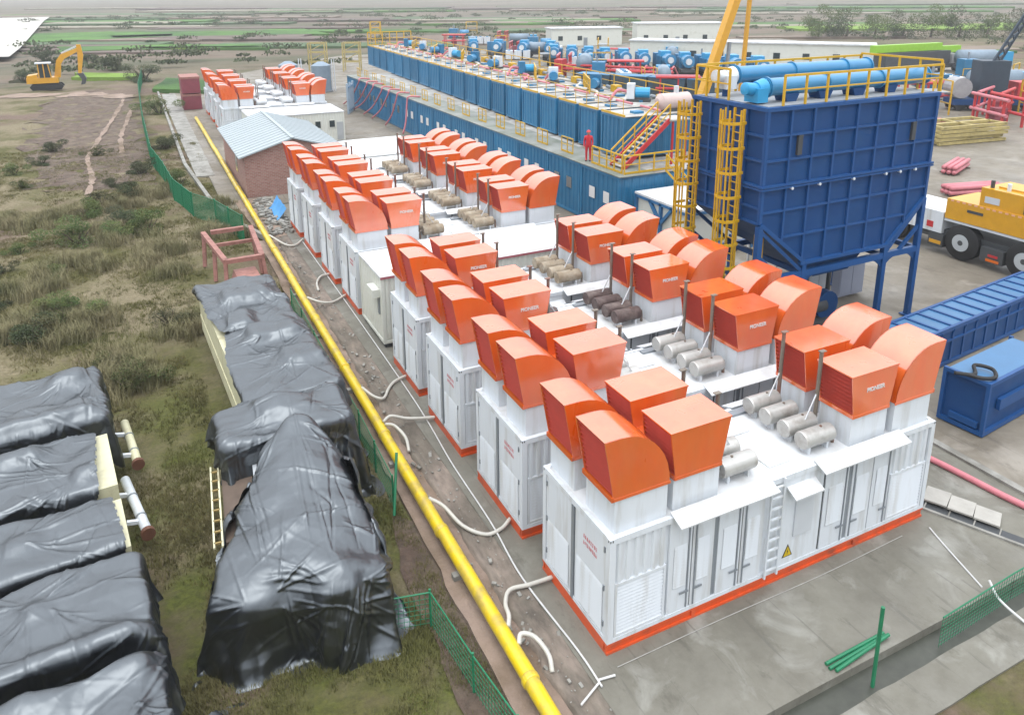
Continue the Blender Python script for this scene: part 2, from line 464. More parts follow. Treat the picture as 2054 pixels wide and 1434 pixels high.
# ---------------------------------------------------------------- mesh helpers
class MB:
    def __init__(self, f=None):
        self.v = []
        self.f = []
        self.t = f

    def add(self, vs, fs):
        k = len(self.v)
        if self.t:
            vs = [self.t(p) for p in vs]
        self.v += [tuple(p) for p in vs]
        self.f += [tuple(i + k for i in f) for f in fs]
        return self

    def box(self, x0, y0, z0, x1, y1, z1):
        vs = [(x0, y0, z0), (x1, y0, z0), (x1, y1, z0), (x0, y1, z0), (x0, y0, z1), (x1, y0, z1), (x1, y1, z1), (x0, y1, z1)]
        return self.add(vs, [(3, 2, 1, 0), (4, 5, 6, 7), (0, 1, 5, 4), (1, 2, 6, 5), (2, 3, 7, 6), (3, 0, 4, 7)])

    def beam(self, p, q, w=0.06, h=None):
        h = h or w
        p, q = Vector(p), Vector(q)
        d = (q - p).normalized()
        a = d.cross(Vector((0, 0, 1)))
        if a.length < 1e-4:
            a = Vector((1, 0, 0))
        a.normalize()
        b = a.cross(d)
        a, b = a * w / 2, b * h / 2
        vs = [p - a - b, p + a - b, p + a + b, p - a + b, q - a - b, q + a - b, q + a + b, q - a + b]
        return self.add(vs, [(3, 2, 1, 0), (4, 5, 6, 7), (0, 1, 5, 4), (1, 2, 6, 5), (2, 3, 7, 6), (3, 0, 4, 7)])

    def tube(self, pts, r, n=10, caps=True):
        pts = [Vector(p) for p in pts]
        rs = r if isinstance(r, (list, tuple)) else [r] * len(pts)
        vs, fs = [], []
        prev = None
        for i, p in enumerate(pts):
            d = (pts[min(i + 1, len(pts) - 1)] - pts[max(i - 1, 0)]).normalized()
            a = prev - d * prev.dot(d) if prev is not None else d.orthogonal()
            if a.length < 1e-5:
                a = d.orthogonal()
            a.normalize()
            prev = a
            b = d.cross(a)
            for k in range(n):
                t = 2 * math.pi * k / n
                vs.append(p + (a * math.cos(t) + b * math.sin(t)) * rs[i])
        for i in range(len(pts) - 1):
            for k in range(n):
                k2 = (k + 1) % n
                fs.append((i * n + k, i * n + k2, (i + 1) * n + k2, (i + 1) * n + k))
        if caps:
            fs.append(tuple(range(n))[::-1])
            fs.append(tuple((len(pts) - 1) * n + k for k in range(n)))
        return self.add(vs, fs)

    def prism(self, poly, y0, y1):
        """polygon in xz, extruded along y"""
        n = len(poly)
        vs = [(x, y0, z) for x, z in poly] + [(x, y1, z) for x, z in poly]
        fs = [tuple(range(n)), tuple(range(2 * n - 1, n - 1, -1))]
        fs += [(i, i + n, (i + 1) % n + n, (i + 1) % n) for i in range(n)]
        return self.add(vs, fs)

    def slab(self, poly, z0, z1):
        """polygon in xy, extruded along z"""
        n = len(poly)
        vs = [(x, y, z0) for x, y in poly] + [(x, y, z1) for x, y in poly]
        fs = [tuple(range(n))[::-1], tuple(range(n, 2 * n))]
        fs += [(i, (i + 1) % n, (i + 1) % n + n, i + n) for i in range(n)]
        return self.add(vs, fs)

    def quad(self, a, b, c, d):
        return self.add([a, b, c, d], [(0, 1, 2, 3)])

    def strip(self, A, B):
        n = len(A)
        return self.add(list(A) + list(B), [(i, i + 1, n + i + 1, n + i) for i in range(n - 1)])

    def build(self, name, m, parent=None, smooth=False, kind=None):
        me = bpy.data.meshes.new(name)
        me.from_pydata(self.v, [], self.f)
        me.materials.append(m)
        if smooth:
            for p in me.polygons:
                p.use_smooth = True
        return link(name, me, parent, kind)


def link(name, me, parent=None, kind=None):
    o = bpy.data.objects.new(name, me)
    COL.objects.link(o)
    if parent is not None:
        o.parent = parent
    if kind:
        o['kind'] = kind
    return o


def smooth_angle(o, ang=35):
    me = o.data
    for p in me.polygons:
        p.use_smooth = True
    try:
        me.set_sharp_from_angle(angle=R(ang))
    except Exception:
        pass
    return o


def thing(name, label, cat, loc=(0, 0, 0), rz=0.0, group=None):
    o = bpy.data.objects.new(name, None)
    o.empty_display_size = 0.3
    COL.objects.link(o)
    o.location = loc
    o.rotation_euler = (0, 0, rz)
    return tag(o, label, cat, group)


def tag(o, label, cat, group=None):
    o['label'] = label
    o['category'] = cat
    if group:
        o['group'] = group
    return o


def struct(o):
    o['kind'] = 'structure'
    return o


def copy_tree(o, parent=None):
    c = o.copy()
    COL.objects.link(c)
    c.parent = parent
    for ch in list(o.children):
        copy_tree(ch, c)
    return c


def set_mat(o, m):
    o.material_slots[0].link = 'OBJECT'
    o.material_slots[0].material = m


def corr(mb, u0, u1, z0, z1, pitch=0.3, depth=0.05):
    """trapezoid corrugation in local (u, depth, z): base plane v=0, ribs at v=-depth"""
    n = max(1, round((u1 - u0) / pitch))
    p = (u1 - u0) / n
    us = [(u0, 0)]
    for i in range(n):
        a = u0 + i * p
        us += [(a + p * .18, 0), (a + p * .32, -depth), (a + p * .68, -depth), (a + p * .82, 0)]
    us.append((u1, 0))
    mb.strip([(u, v, z0) for u, v in us], [(u, v, z1) for u, v in us])


def louv(mb, u0, u1, z0, z1, pitch=0.11, depth=0.05):
    n = max(1, round((z1 - z0) / pitch))
    p = (z1 - z0) / n
    for i in range(n):
        a = z0 + i * p
        mb.quad((u0, -depth, a), (u1, -depth, a), (u1, 0, a + p), (u0, 0, a + p))
        mb.quad((u0, 0, a), (u1, 0, a), (u1, -depth, a), (u0, -depth, a))


def arc(cx, cz, r, a0, a1, n):
    return [(cx + r * math.cos(R(a0 + (a1 - a0) * i / n)), cz + r * math.sin(R(a0 + (a1 - a0) * i / n))) for i in range(n + 1)]


def bez(pts, n=14):
    """Catmull-Rom through pts"""
    P = [Vector(p) for p in pts]
    P = [P[0] * 2 - P[1]] + P + [P[-1] * 2 - P[-2]]
    out = []
    for i in range(1, len(P) - 2):
        for k in range(n):
            t = k / n
            a, b, c, d = P[i - 1], P[i], P[i + 1], P[i + 2]
            out.append(0.5 * ((2 * b) + (c - a) * t + (2 * a - 5 * b + 4 * c - d) * t * t + (3 * b - a - 3 * c + d) * t ** 3))
    out.append(P[-2])
    return out


def text_mesh(s, size, m, thick=0.006):
    cu = bpy.data.curves.new('lettering', 'FONT')
    cu.body = s
    cu.size = size
    cu.extrude = thick
    cu.offset = size * 0.02
    cu.align_x = 'CENTER'
    cu.align_y = 'CENTER'
    t = bpy.data.objects.new('lettering', cu)
    COL.objects.link(t)
    bpy.context.view_layer.update()
    me = bpy.data.meshes.new_from_object(t.evaluated_get(bpy.context.evaluated_depsgraph_get()))
    bpy.data.objects.remove(t)
    me.materials.clear()
    me.materials.append(m)
    return me


# ---------------------------------------------------------------- ground and paved surfaces
def fbm(x, y, s, o=4, seed=0.0):
    return mnoise.fractal(Vector((x * s, y * s, seed)), 0.9, 2.0, o)


def axis(breaks):
    out = []
    for a, b, n in breaks:
        out += list(np.linspace(a, b, n, endpoint=False))
    out.append(breaks[-1][1])
    return out


gx = axis([(-900, -120, 14), (-120, -40, 20), (-40, -2, 90), (-2, 20, 12), (20, 200, 20), (200, 2300, 20)])
gy = axis([(-70, -12, 10), (-12, 60, 150), (60, 170, 70), (170, 500, 60), (500, 2700, 20)])


def ground_z(x, y):
    k = min(1, max(0, (-2.7 - x) / 1.2))
    z = -0.30 + 0.18 * k
    if k > 0 and y < 600:
        z += k * (0.22 * fbm(x, y, 0.22, 4) * min(1, 0.35 + max(0, (y - 18) / 14)) + 0.05 * fbm(x, y, 1.3, 3, 4.0))
    if x > -3 and y > 175:
        z += 0.6 * max(0, fbm(x, y, 0.03, 3, 8.0))
    return z


vs_ = [(x, y, ground_z(x, y)) for y in gy for x in gx]
nx_ = len(gx)
fs_ = [(j * nx_ + i, j * nx_ + i + 1, (j + 1) * nx_ + i + 1, (j + 1) * nx_ + i) for j in range(len(gy) - 1) for i in range(nx_ - 1)]
g = MB()
g.v, g.f = vs_, fs_
struct(g.build('ground', GROUND, smooth=True))


def patch(name, poly, z, m, thick=0.0, jag=0.0, kind='structure', step=1.5, follow=False):
    """sheet with an irregular outline"""
    pts = []
    n = len(poly)
    for i in range(n):
        a, b = Vector(poly[i]), Vector(poly[(i + 1) % n])
        k = max(1, int((b - a).length / step)) if jag else 1
        for j in range(k):
            p = a.lerp(b, j / k)
            if jag:
                q = Vector((fbm(p.x, p.y, 0.6, 3, 3.0), fbm(p.x, p.y, 0.6, 3, 9.0))) * jag
                p = p + q
            pts.append((p.x, p.y))
    mb = MB()
    if follow:
        xs = [p[0] for p in pts]
        ys = [p[1] for p in pts]
        from mathutils.geometry import delaunay_2d_cdt
        grid = [Vector((x, y)) for x in np.arange(min(xs), max(xs), 0.6) for y in np.arange(min(ys), max(ys), 0.6)]
        bv = [Vector(p) for p in pts]
        r = delaunay_2d_cdt(bv + grid, [], [list(range(len(bv)))], 1, 1e-4)
        mb.v = [(p.x, p.y, ground_z(p.x, p.y) + z) for p in r[0]]
        mb.f = [tuple(f) for f in r[2]]
    elif thick:
        mb.slab(pts, z - thick, z)
    else:
        mb.add([(x, y, z) for x, y in pts], [tuple(range(len(pts)))])
    o = mb.build(name, m)
    o['kind'] = kind
    return o


patch('concrete_pad', [(-0.72, -3.1), (16.35, -3.1), (16.35, 48.5), (-0.72, 48.5)], 0.0, CONC, thick=0.45)
patch('yard', [(16.36, -30), (150, -30), (150, 60), (190, 190), (40, 190), (-3.9, 140), (-3.9, 49), (16.36, 49)], -0.06, YARD, thick=0.2)
patch('footing', [(-1.6, -4.75), (16.4, -4.75), (16.4, -3.72), (-1.6, -3.72)], -0.24, CONC, thick=0.5, jag=0.06, step=0.6)
patch('wet_ditch', [(-1.6, -3.74), (16.4, -3.74), (16.4, -3.08), (-1.6, -3.08)], -0.26, mat('wet_mud', (0.055, 0.058, 0.045), 0.45, var=0.3, vscale=2), thick=0.1)
patch('bare_soil', [(-1.6, -9), (16.4, -9), (16.4, -4.7), (-1.6, -4.7)], -0.42, mat('dark_red_soil', (0.075, 0.04, 0.03), 0.9, var=0.4, vscale=2, bump=1, bscale=4, bdist=0.08), thick=0.1)
patch('pale_apron', [(-36, 215), (-37, 250), (-41, 330), (-49, 490), (-51, 560), (-160, 560), (-160, 215)], 1.15, mat('pale_apron', (0.50, 0.48, 0.43), 0.9, var=0.06))
patch('side_slab', [(-5.2, 128), (-3.1, 128), (-3.4, 62), (-5.0, 62)], -0.02, CONCL, thick=0.25, jag=0.08)

# rough mortar strip between pad and pipe
xs = np.linspace(-1.62, -0.70, 12)
ys = np.arange(-5.0, 40.2, 0.14)
mb = MB()
for y in ys:
    for i, x in enumerate(xs):
        e = (i in (0, 11))
        zz = -0.015 + 0.05 * fbm(x, y, 1.1, 4, 2.0) - (0.06 if i in (4, 5) else 0) - (0.25 if i == 0 else 0)
        mb.v.append((x + (0.10 * fbm(x, y, 0.9, 3, 5) if i < 2 else 0), y, min(zz, -0.012) if i == 11 else zz))
n = len(xs)
for j in range(len(ys) - 1):
    for i in range(n - 1):
        mb.f.append((j * n + i, j * n + i + 1, (j + 1) * n + i + 1, (j + 1) * n + i))
struct(mb.build('kerb_strip', CONCR, smooth=True))
patch('rubble_strip', [(-2.75, -5), (-1.45, -5), (-1.45, 40), (-2.75, 40)], -0.13, PALES, thick=0.25, jag=0.16, step=0.7)
patch('red_bank', [(-3.9, -5), (-2.6, -5), (-2.55, 7.5), (-3.2, 8.2), (-3.8, 5.5)], 0.035, SOIL, jag=0.25, step=0.6, follow=True)
patch('soil_patch', [(-17.5, 64), (-9, 58), (-8.9, 70), (-9.3, 98), (-9.4, 128), (-16, 140), (-22, 128), (-21, 90)], 0.03, SOIL, jag=2.6, step=0.7, follow=True)
for k, pl in enumerate([[(-10.7, 130), (-11.4, 115), (-12.4, 102), (-13.9, 84), (-14.4, 76), (-13.7, 66), (-13.9, 60)],
                        [(-9.9, 112), (-10.6, 100), (-11.3, 88), (-11.2, 78)], [(-9.8, 126), (-16, 134), (-24, 137), (-40, 138)]]):
    L_, R_ = [], []
    P = bez([(a, b, 0) for a, b in pl], 10)
    for i, p in enumerate(P):
        w = (0.24 if k < 2 else 2.4) * (1 + 0.9 * fbm(p.x, p.y, 0.8, 4))
        d = (P[min(i + 1, len(P) - 1)] - P[max(0, i - 1)]).normalized()
        nn = Vector((-d.y, d.x, 0)) * w
        for lst, q in ((L_, p + nn), (R_, p - nn)):
            lst.append((q.x, q.y, ground_z(q.x, q.y) + 0.09))
    struct(MB().strip(L_, R_).build('dirt_track', PALES))
for pl, mm in (([(-39, 288), (5, 300), (60, 285), (60, 330), (7, 352), (-44, 350)], CROP),
               ([(-27, 236), (1.6, 236), (28, 222), (28, 238), (2.5, 252), (-28, 258)], CROP),
               ([(-14, 300), (6, 303), (7, 318), (-15, 316)], CROPL), ([(-6, 238), (26, 226), (26, 231), (-6, 245)], CROPL),
               ([(-19, 159), (-8.5, 154), (-8.5, 162), (-20, 169)], CROPL), ([(-6.5, 132), (8, 118), (12, 128), (-3, 150)], CROP),
               ([(230, 215), (330, 160), (360, 200), (250, 265)], CROPL)):
    patch('crop_field', pl, 0.55, mm, thick=1.3, jag=1.5, step=4)

RD, FD = (0.898, -0.44), (0.44, 0.898)
FT = [mat('far_tan', (0.20, 0.155, 0.115), 0.95, var=0.3, vscale=0.1), mat('far_olive', (0.095, 0.105, 0.05), 0.95, var=0.35, vscale=0.15), CROP,
      mat('far_brown', (0.135, 0.10, 0.08), 0.95, var=0.3, vscale=0.1), mat('far_green', (0.075, 0.125, 0.05), 0.95, var=0.35, vscale=0.12), mat('far_pale', (0.26, 0.23, 0.17), 0.95, var=0.25, vscale=0.1)]
fr = random.Random(19)
for k in range(64):
    dist = 205 + 560 * (k / 64) ** 1.25 + fr.uniform(-8, 8)
    off = fr.uniform(-0.62, 0.50) * dist * 1.05 if k % 3 else fr.uniform(-0.62, -0.15) * dist
    cx, cy = -9 + FD[0] * dist + RD[0] * off, -13 + FD[1] * dist + RD[1] * off
    ln, wd = fr.uniform(0.05, 0.14) * dist + 8, fr.uniform(3, 8) * dist / 220
    if 45 < cx < 165 and cy < 225 or cx < -0.10 * cy - 2 or (cx < 45 and cy < 225):
        continue
    q = fr.uniform(-0.10, 0.10)
    pts_ = []
    for a, b in ((-1, -1), (1, -1), (1, 1), (-1, 1)):
        u_, v_ = a * ln, b * wd + a * ln * q
        pts_.append((cx + RD[0] * u_ + FD[0] * v_, cy + RD[1] * u_ + FD[1] * v_))
    patch('terrace', pts_, 0.35 + 0.012 * k, FT[fr.randrange(6)], thick=1.2, jag=1.4 * dist / 250, step=5)
# edge kerbs and the drain
mb = MB()
for a, b in zip([(-5.6, 135), (-5.58, 68), (-4.7, 53), (-3.43, 44.3)], [(-5.58, 68), (-4.7, 53), (-3.43, 44.3), (-2.0, 39.6)]):
    mb.beam((*a, -0.02), (*b, -0.02), 0.30, 0.36)
tag(mb.build('kerb', CONCL), 'long pale concrete kerb between green fence and yellow pipe', 'kerb')
mb = MB().box(16.25, -6, -0.3, 16.55, 14, 0.10)
tag(mb.build('kerb', CONCL), 'grey concrete kerb along the right edge of the generator pad', 'kerb')
dr = thing('drain_channel', 'black drain channel with pale edging beside nearest generator container', 'drain', (12.55, 0.5, 0), R(-66))
MB().box(0, -0.06, 0.004, 3.2, 0.36, 0.012).build('trench', DARKG, dr)
MB().box(0, -0.16, 0.0, 3.2, -0.06, 0.07).build('edging', CONCL, dr)
for k in range(4):
    MB().box(0.25 + k * 0.72, -0.06, 0.012, 0.29 + k * 0.72, 0.36, 0.06).build('cross_bar', CONCL, dr)
for k, (nm) in enumerate(['nearest the container corner', 'in the middle of the three', 'farthest from the container']):
    o = MB().box(0.05, 0.12, 0.07, 0.78, 0.92, 0.13).build('drain_cover', mat('cover_pale', (0.44, 0.42, 0.38), 0.8, var=0.15, vscale=2))
    o.location = (12.72 + 0.30 * k, 0.48 - 0.70 * k, 0.02 + 0.01 * k)
    o.rotation_euler = (R(3 - 2 * k), R(2 * k - 2), R(-66 + 2 * k))
    tag(o, 'pale square drain cover slab by the black drain, ' + nm, 'drain cover', 'drain covers')


# ---------------------------------------------------------------- generator containers
L, W, H = 12.19, 3.5, 3.49


def make_unit():
    u = thing('generator_container', '', 'generator')
    # skid
    mb = MB()
    for y in (0.0, W - 0.16):
        mb.box(0, y, 0.0, L, y + 0.16, 0.07).box(0, y, 0.27, L, y + 0.16, 0.34).box(0, y + 0.05, 0.07, L, y + 0.11, 0.27)
    for x in (0.0, L - 0.12):
        mb.box(x, 0.16, 0.0, x + 0.12, W - 0.16, 0.335)
    for x in (2.75, 9.0):
        mb.box(x, 0.0, 0.07, x + 0.12, 0.05, 0.27)
    mb.build('skid', SKID, u)
    # frame and walls
    mb = MB()
    for x in (0, L - 0.18):
        for y in (0, W - 0.18):
            mb.box(x, y, 0.34, x + 0.18, y + 0.18, H + 0.02)
    for y in (0.0, W - 0.12):
        mb.box(0.18, y, H - 0.14, L - 0.18, y + 0.12, H + 0.03).box(0.18, y, 0.34, L - 0.18, y + 0.12, 0.46)
    for x in (0.0, L - 0.12):
        mb.box(x, 0.18, H - 0.14, x + 0.12, W - 0.18, H + 0.03).box(x, 0.18, 0.34, x + 0.12, W - 0.18, 0.46)
    mb.build('frame', WHITE, u)
    MB().box(0.09, 0.09, 0.345, L - 0.09, W - 0.09, H - 0.03).build('body', WHITE, u)
    MB().box(0.13, 0.13, H - 0.03, L - 0.13, W - 0.13, H).build('roof', WROOF, u)
    mb = MB()
    for x in (0.05, L - 0.05):
        for y in (0.03,):
            mb.box(x - 0.05, -0.004, H - 0.06, x - 0.02, 0.0, H - 0.0)
            mb.box(x + 0.02, -0.004, H - 0.06, x + 0.05, 0.0, H - 0.0)
    mb.box(-0.004, 0.05, H - 0.07, 0, 0.09, H - 0.02).box(-0.004, W - 0.09, H - 0.07, 0, W - 0.05, H - 0.02)
    mb.build('lifting_slot', DARKG, u)
    # corrugated panels and louvres, front and back
    for x0, x1 in ((0.20, 1.80), (L - 1.80, L - 0.20)):
        for tf in (lambda p: (p[0], p[1] + 0.075, p[2]), lambda p: (p[0], W - 0.075 - p[1], p[2])):
            mb = MB(tf)
            corr(mb, x0, x1, 2.12, H - 0.15, 0.27, 0.05)
            mb.build('corrugated_panel', WHITE, u)
            f = MB(tf).box(x0, -0.06, 2.04, x1, 0.02, 2.12).box(x0, -0.06, 0.47, x1, 0.02, 0.55).box(x0, -0.06, 0.55, x0 + 0.07, 0.02, 2.04) \
                .box(x1 - 0.07, -0.06, 0.55, x1, 0.02, 2.04).build('louvre_panel', WHITE, u)
            mb = MB(tf)
            louv(mb, x0 + 0.07, x1 - 0.07, 0.55, 2.04, 0.105, 0.05)
            mb.build('slats', WHITE, f, kind='stuff')
    # front and back doors
    for tf in (lambda p: (p[0], p[1], p[2]), lambda p: (L - p[0], W - p[1], p[2])):
        for k, (x0, x1) in enumerate(((1.88, 2.62), (2.66, 3.38), (3.54, 4.34), (4.38, 5.16), (7.50, 8.46), (8.64, 9.50), (9.54, 10.32))):
            d = MB(tf).box(x0, 0.02, 0.47, x1, 0.085, H - 0.16).build('door', WHITE, u)
            mb = MB(tf)
            hx = x1 - 0.10 if k % 2 == 0 else x0 + 0.10
            mb.box(hx - 0.018, -0.012, 0.5, hx + 0.018, 0.018, H - 0.2)
            mb.box(hx - 0.04 - (0.22 if k % 2 == 0 else -0.04), -0.03, 1.0, hx + (0.04 if k % 2 == 0 else 0.26), -0.014, 1.06)
            mb.build('lock_rod', GREYS, d)
            mb = MB(lambda p, tf=tf: tf((p[0], p[1] + 0.018, p[2])))
            louv(mb, x0 + 0.16, x1 - 0.16, 1.25, 2.55, 0.10, 0.028)
            mb.build('vent', WHITE, d, kind='stuff')
        for x0, x1 in ((2.62, 2.66), (3.38, 3.54), (4.34, 4.38), (8.46, 8.64), (9.50, 9.54), (7.44, 7.50)):
            MB(tf).box(x0, 0.05, 0.47, x1, 0.088, H - 0.16).build('door_gap', GREYS if x1 - x0 > 0.1 else DARKG, u)
        # centre bay
        MB(tf).box(5.86, 0.03, 0.47, 7.42, 0.088, H - 0.16).build('centre_panel', WHITE, u)
        ld = MB(tf).box(5.26, -0.10, 0.35, 5.31, -0.04, H + 0.05).box(5.72, -0.10, 0.35, 5.77, -0.04, H + 0.05).build('ladder', WHITE, u)
        mb = MB(tf)
        for k in range(9):
            mb.box(5.31, -0.09, 0.55 + k * 0.34, 5.72, -0.03, 0.60 + k * 0.34)
        mb.build('rung', WHITE, ld, kind='stuff')
        for x0, x1 in ((1.92, 5.30), (7.02, 10.60)):
            mb = MB(tf)
            mb.add([(x0, 0.12, H + 0.12), (x1, 0.12, H + 0.12), (x1, -0.36, H - 0.06), (x0, -0.36, H - 0.06),
                    (x0, 0.12, H + 0.09), (x1, 0.12, H + 0.09), (x1, -0.36, H - 0.10), (x0, -0.36, H - 0.10)],
                   [(0, 1, 2, 3), (7, 6, 5, 4), (3, 2, 6, 7), (0, 3, 7, 4), (1, 5, 6, 2), (0, 4, 5, 1)])
            mb.build('awning', WROOF, u)
    mb = MB().add([(5.95, 0.03, 3.12), (7.05, 0.03, 3.12), (7.05, -0.34, 2.92), (5.95, -0.34, 2.92), (5.95, 0.03, 3.06), (7.05, 0.03, 3.06), (7.05, -0.34, 2.87), (5.95, -0.34, 2.87)],
                  [(0, 1, 2, 3), (7, 6, 5, 4), (3, 2, 6, 7), (0, 3, 7, 4), (1, 5, 6, 2), (0, 4, 5, 1)])
    mb.build('small_canopy', WROOF, u)
    MB().box(6.35, -0.02, 1.35, 7.05, 0.03, 2.55).build('control_window', mat('panel_grey', (0.62, 0.65, 0.68), 0.4, var=0.05), u)
    # warning sign
    sg = MB().add([(6.02, 0.022, 0.70), (6.42, 0.022, 0.70), (6.22, 0.022, 1.12), (6.02, 0.03, 0.70), (6.42, 0.03, 0.70), (6.22, 0.03, 1.12)],
                  [(0, 1, 2), (5, 4, 3), (0, 3, 4, 1), (1, 4, 5, 2), (2, 5, 3, 0)]).build('warning_sign', SIGNK, u)
    MB().add([(6.065, 0.018, 0.727), (6.375, 0.018, 0.727), (6.22, 0.018, 1.055)], [(0, 1, 2)]).build('sign_face', SIGNY, sg)
    MB().add([(6.235, 0.014, 0.98), (6.185, 0.014, 0.86), (6.215, 0.014, 0.87), (6.19, 0.014, 0.755), (6.255, 0.014, 0.89), (6.222, 0.014, 0.88)],
             [(0, 1, 2, 5), (2, 3, 4, 5)]).build('bolt_mark', SIGNK, sg)
    # end walls: two door leaves each with a lower louvre; dark centre post
    for tf in (lambda p: (p[1], p[0], p[2]), lambda p: (L - p[1], p[0], p[2])):
        for k, (y0, y1) in enumerate(((0.20, 1.70), (1.92, 3.30))):
            d = MB(tf).box(y0, 0.02, 0.47, y1, 0.088, H - 0.16).build('end_door', WHITE, u)
            mb = MB(lambda p, tf=tf: tf((p[0], p[1] + 0.018, p[2])))
            louv(mb, y0 + 0.10, y1 - 0.10, 0.56, 1.95, 0.10, 0.028)
            mb.build('vent', WHITE, d, kind='stuff')
            mb = MB(tf)
            for zz in (0.75, 1.85, 3.0):
                yy = y0 + 0.02 if k == 0 else y1 - 0.06
                mb.box(yy, -0.012, zz, yy + 0.05, 0.02, zz + 0.16)
            mb.build('hinge', GREYS, d, kind='stuff')
        MB(tf).box(1.74, -0.012, 0.36, 1.86, 0.06, H - 0.16).build('centre_post', GREYS, u)
    # two lines of small red lettering on the left end (too small to read in the photograph)
    mb = MB()
    rr = random.Random(3)
    for ln, zz in enumerate((2.72, 2.52)):
        for k in range(8):
            y = 0.62 + k * 0.085
            for q in range(3):
                a = rr.random()
                if a < 0.55:
                    mb.box(-0.004 + 0.018, y, zz + q * 0.045, 0.019, y + 0.06, zz + q * 0.045 + 0.016)
                else:
                    mb.box(-0.004 + 0.018, y + 0.03 * q * 0.6, zz, 0.019, y + 0.03 * q * 0.6 + 0.014, zz + 0.11)
    mb.build('red_lettering', REDL, u)
    # roof gear
    word = text_mesh('PIONEER', 0.19, LETTER)
    for side in (0, 1):
        sx = (lambda p: p) if side == 0 else (lambda p: (L - p[0], p[1], p[2]))
        for row, (y0, yb) in enumerate(((0.15, 0.20), (2.09, 1.99))):
            y1 = y0 + 1.39
            hd = MB(sx).box(0.22, y0 + 0.03, H, 1.84, y1 - 0.03, 4.50).build('intake_hood', WHITE, u)
            top = [(-0.14, 6.20), (0.35, 6.20)] + [(0.35 + 1.52 * math.sin(R(a)), 4.52 + 1.68 * math.cos(R(a))) for a in range(10, 91, 10)]
            prof = [(0.17, 4.50)] + top
            t = 0.03
            mb = MB(sx)
            mb.prism(prof, y0, y0 + t).prism(prof, y1 - t, y1)
            inn = [(-0.13, 6.165), (0.34, 6.165)] + [(0.35 + 1.485 * math.sin(R(a)), 4.52 + 1.645 * math.cos(R(a))) for a in range(10, 91, 10)]
            mb.strip([(x, y0, z) for x, z in top], [(x, y1, z) for x, z in top])
            mb.strip([(x, y0 + t, z) for x, z in inn], [(x, y1 - t, z) for x, z in inn])
            mb.quad((-0.14, y0, 6.20), (-0.14, y1, 6.20), (-0.13, y1, 6.165), (-0.13, y0, 6.165))
            mb.box(0.15, y0 + t, 4.50, 1.86, y1 - t, 4.53)
            mb.box(0.12, y0 - 0.01, 4.47, 1.90, y0, 4.55).box(0.10, y0 - 0.01, 4.47, 0.16, y1 + 0.01, 4.60)
            sh = mb.build('hood_shell', ORANGE, hd)
            smooth_angle(sh, 25)
            mb = MB(sx)
            for k in range(11):
                z = 4.60 + k * 0.144
                xo = 0.19 - 0.30 * (z - 4.5) / 1.7
                mb.quad((xo + 0.005, y0 + t, z), (xo + 0.005, y1 - t, z), (xo + 0.10, y1 - t, z + 0.09), (xo + 0.10, y0 + t, z + 0.09))
            mb.build('louvre_slats', LOUVRE, hd, kind='stuff')
            mb = MB(sx).quad((0.30, y0 + t, 4.53), (0.30, y1 - t, 4.53), (0.10, y1 - t, 6.16), (0.10, y0 + t, 6.16))
            mb.build('dark_backing', DARKG, hd)  # plain dark sheet behind the slats, stands in for the shaded hood interior
            # box hood
            y0, y1 = yb, yb + 1.27
            bh = MB(sx).box(2.08, y0 + 0.05, H, 3.60, y1 - 0.03, 4.48).build('outlet_hood', WHITE, u)
            pr = [(2.10, 4.47), (3.60, 4.47), (3.84, 5.82), (1.88, 5.82)]
            mb = MB(sx).prism(pr, y0, y0 + t).prism(pr, y1 - t, y1)
            mb.box(1.87, y0 - 0.012, 5.82, 3.86, y1 + 0.012, 5.86).box(2.07, y0 - 0.01, 4.44, 3.63, y0, 4.53)
            mb.box(2.06, y0, 4.44, 2.10, y1, 4.56).box(3.60, y0, 4.44, 3.64, y1, 4.56)
            mb.box(2.12, y0 + t, 4.46, 3.58, y1 - t, 4.50)
            mb.build('hood_shell', ORANGE, bh)
            mb = MB(sx)
            for k in range(9):
                z = 4.58 + k * 0.137
                e = 0.24 * (z - 4.47) / 1.35
                mb.quad((2.105 - e * 0.92, y0 + t, z), (2.105 - e * 0.92, y1 - t, z), (2.19 - e * 0.92, y1 - t, z + 0.085), (2.19 - e * 0.92, y0 + t, z + 0.085))
                mb.quad((3.595 + e, y0 + t, z), (3.595 + e, y1 - t, z), (3.51 + e, y1 - t, z + 0.085), (3.51 + e, y0 + t, z + 0.085))
            mb.build('louvre_slats', LOUVRE, bh, kind='stuff')
            MB(sx).prism([(2.22, 4.50), (3.48, 4.50), (3.66, 5.81), (2.06, 5.81)], y0 + t + 0.005, y1 - t - 0.005).build('inner_duct', mat('duct_shade', (0.22, 0.03, 0.02), 0.6, var=0.1), bh)  # dark red fill behind the slats, interior shade painted into its colour
            wo = link('lettering', word, bh)
            wo.rotation_euler = (R(90), 0, 0)
            wo.location = ((2.95 if side == 0 else L - 2.80), y0 - 0.014, 5.28)
            # bracket between the paired boxes
            if row == 0:
                MB(sx).prism([(2.06, 4.50), (2.12, 4.50), (2.42, 5.02), (1.97, 4.98)], y1 + 0.002, y1 + 0.52).build('bracket', ORANGE, bh)
        # mufflers
        for k, y in enumerate((0.66, 1.36, 2.12, 2.84)):
            x0, x1, z, r = 3.98, 5.16, 3.92, 0.27
            mb = MB(sx).tube([(x0, y, z), (x0 + 0.04, y, z), (x0 + 0.04, y, z), (x1 - 0.04, y, z), (x1 - 0.04, y, z), (x1, y, z)],
                             [r * 0.94, r, r, r, r, r * 0.94], 18)
            mf = mb.build('muffler', SILVER, u)
            smooth_angle(mf, 40)
            MB(sx).box(x0 + 0.18, y - 0.16, H, x0 + 0.26, y + 0.16, z - 0.20).build('saddle', WHITE, mf)
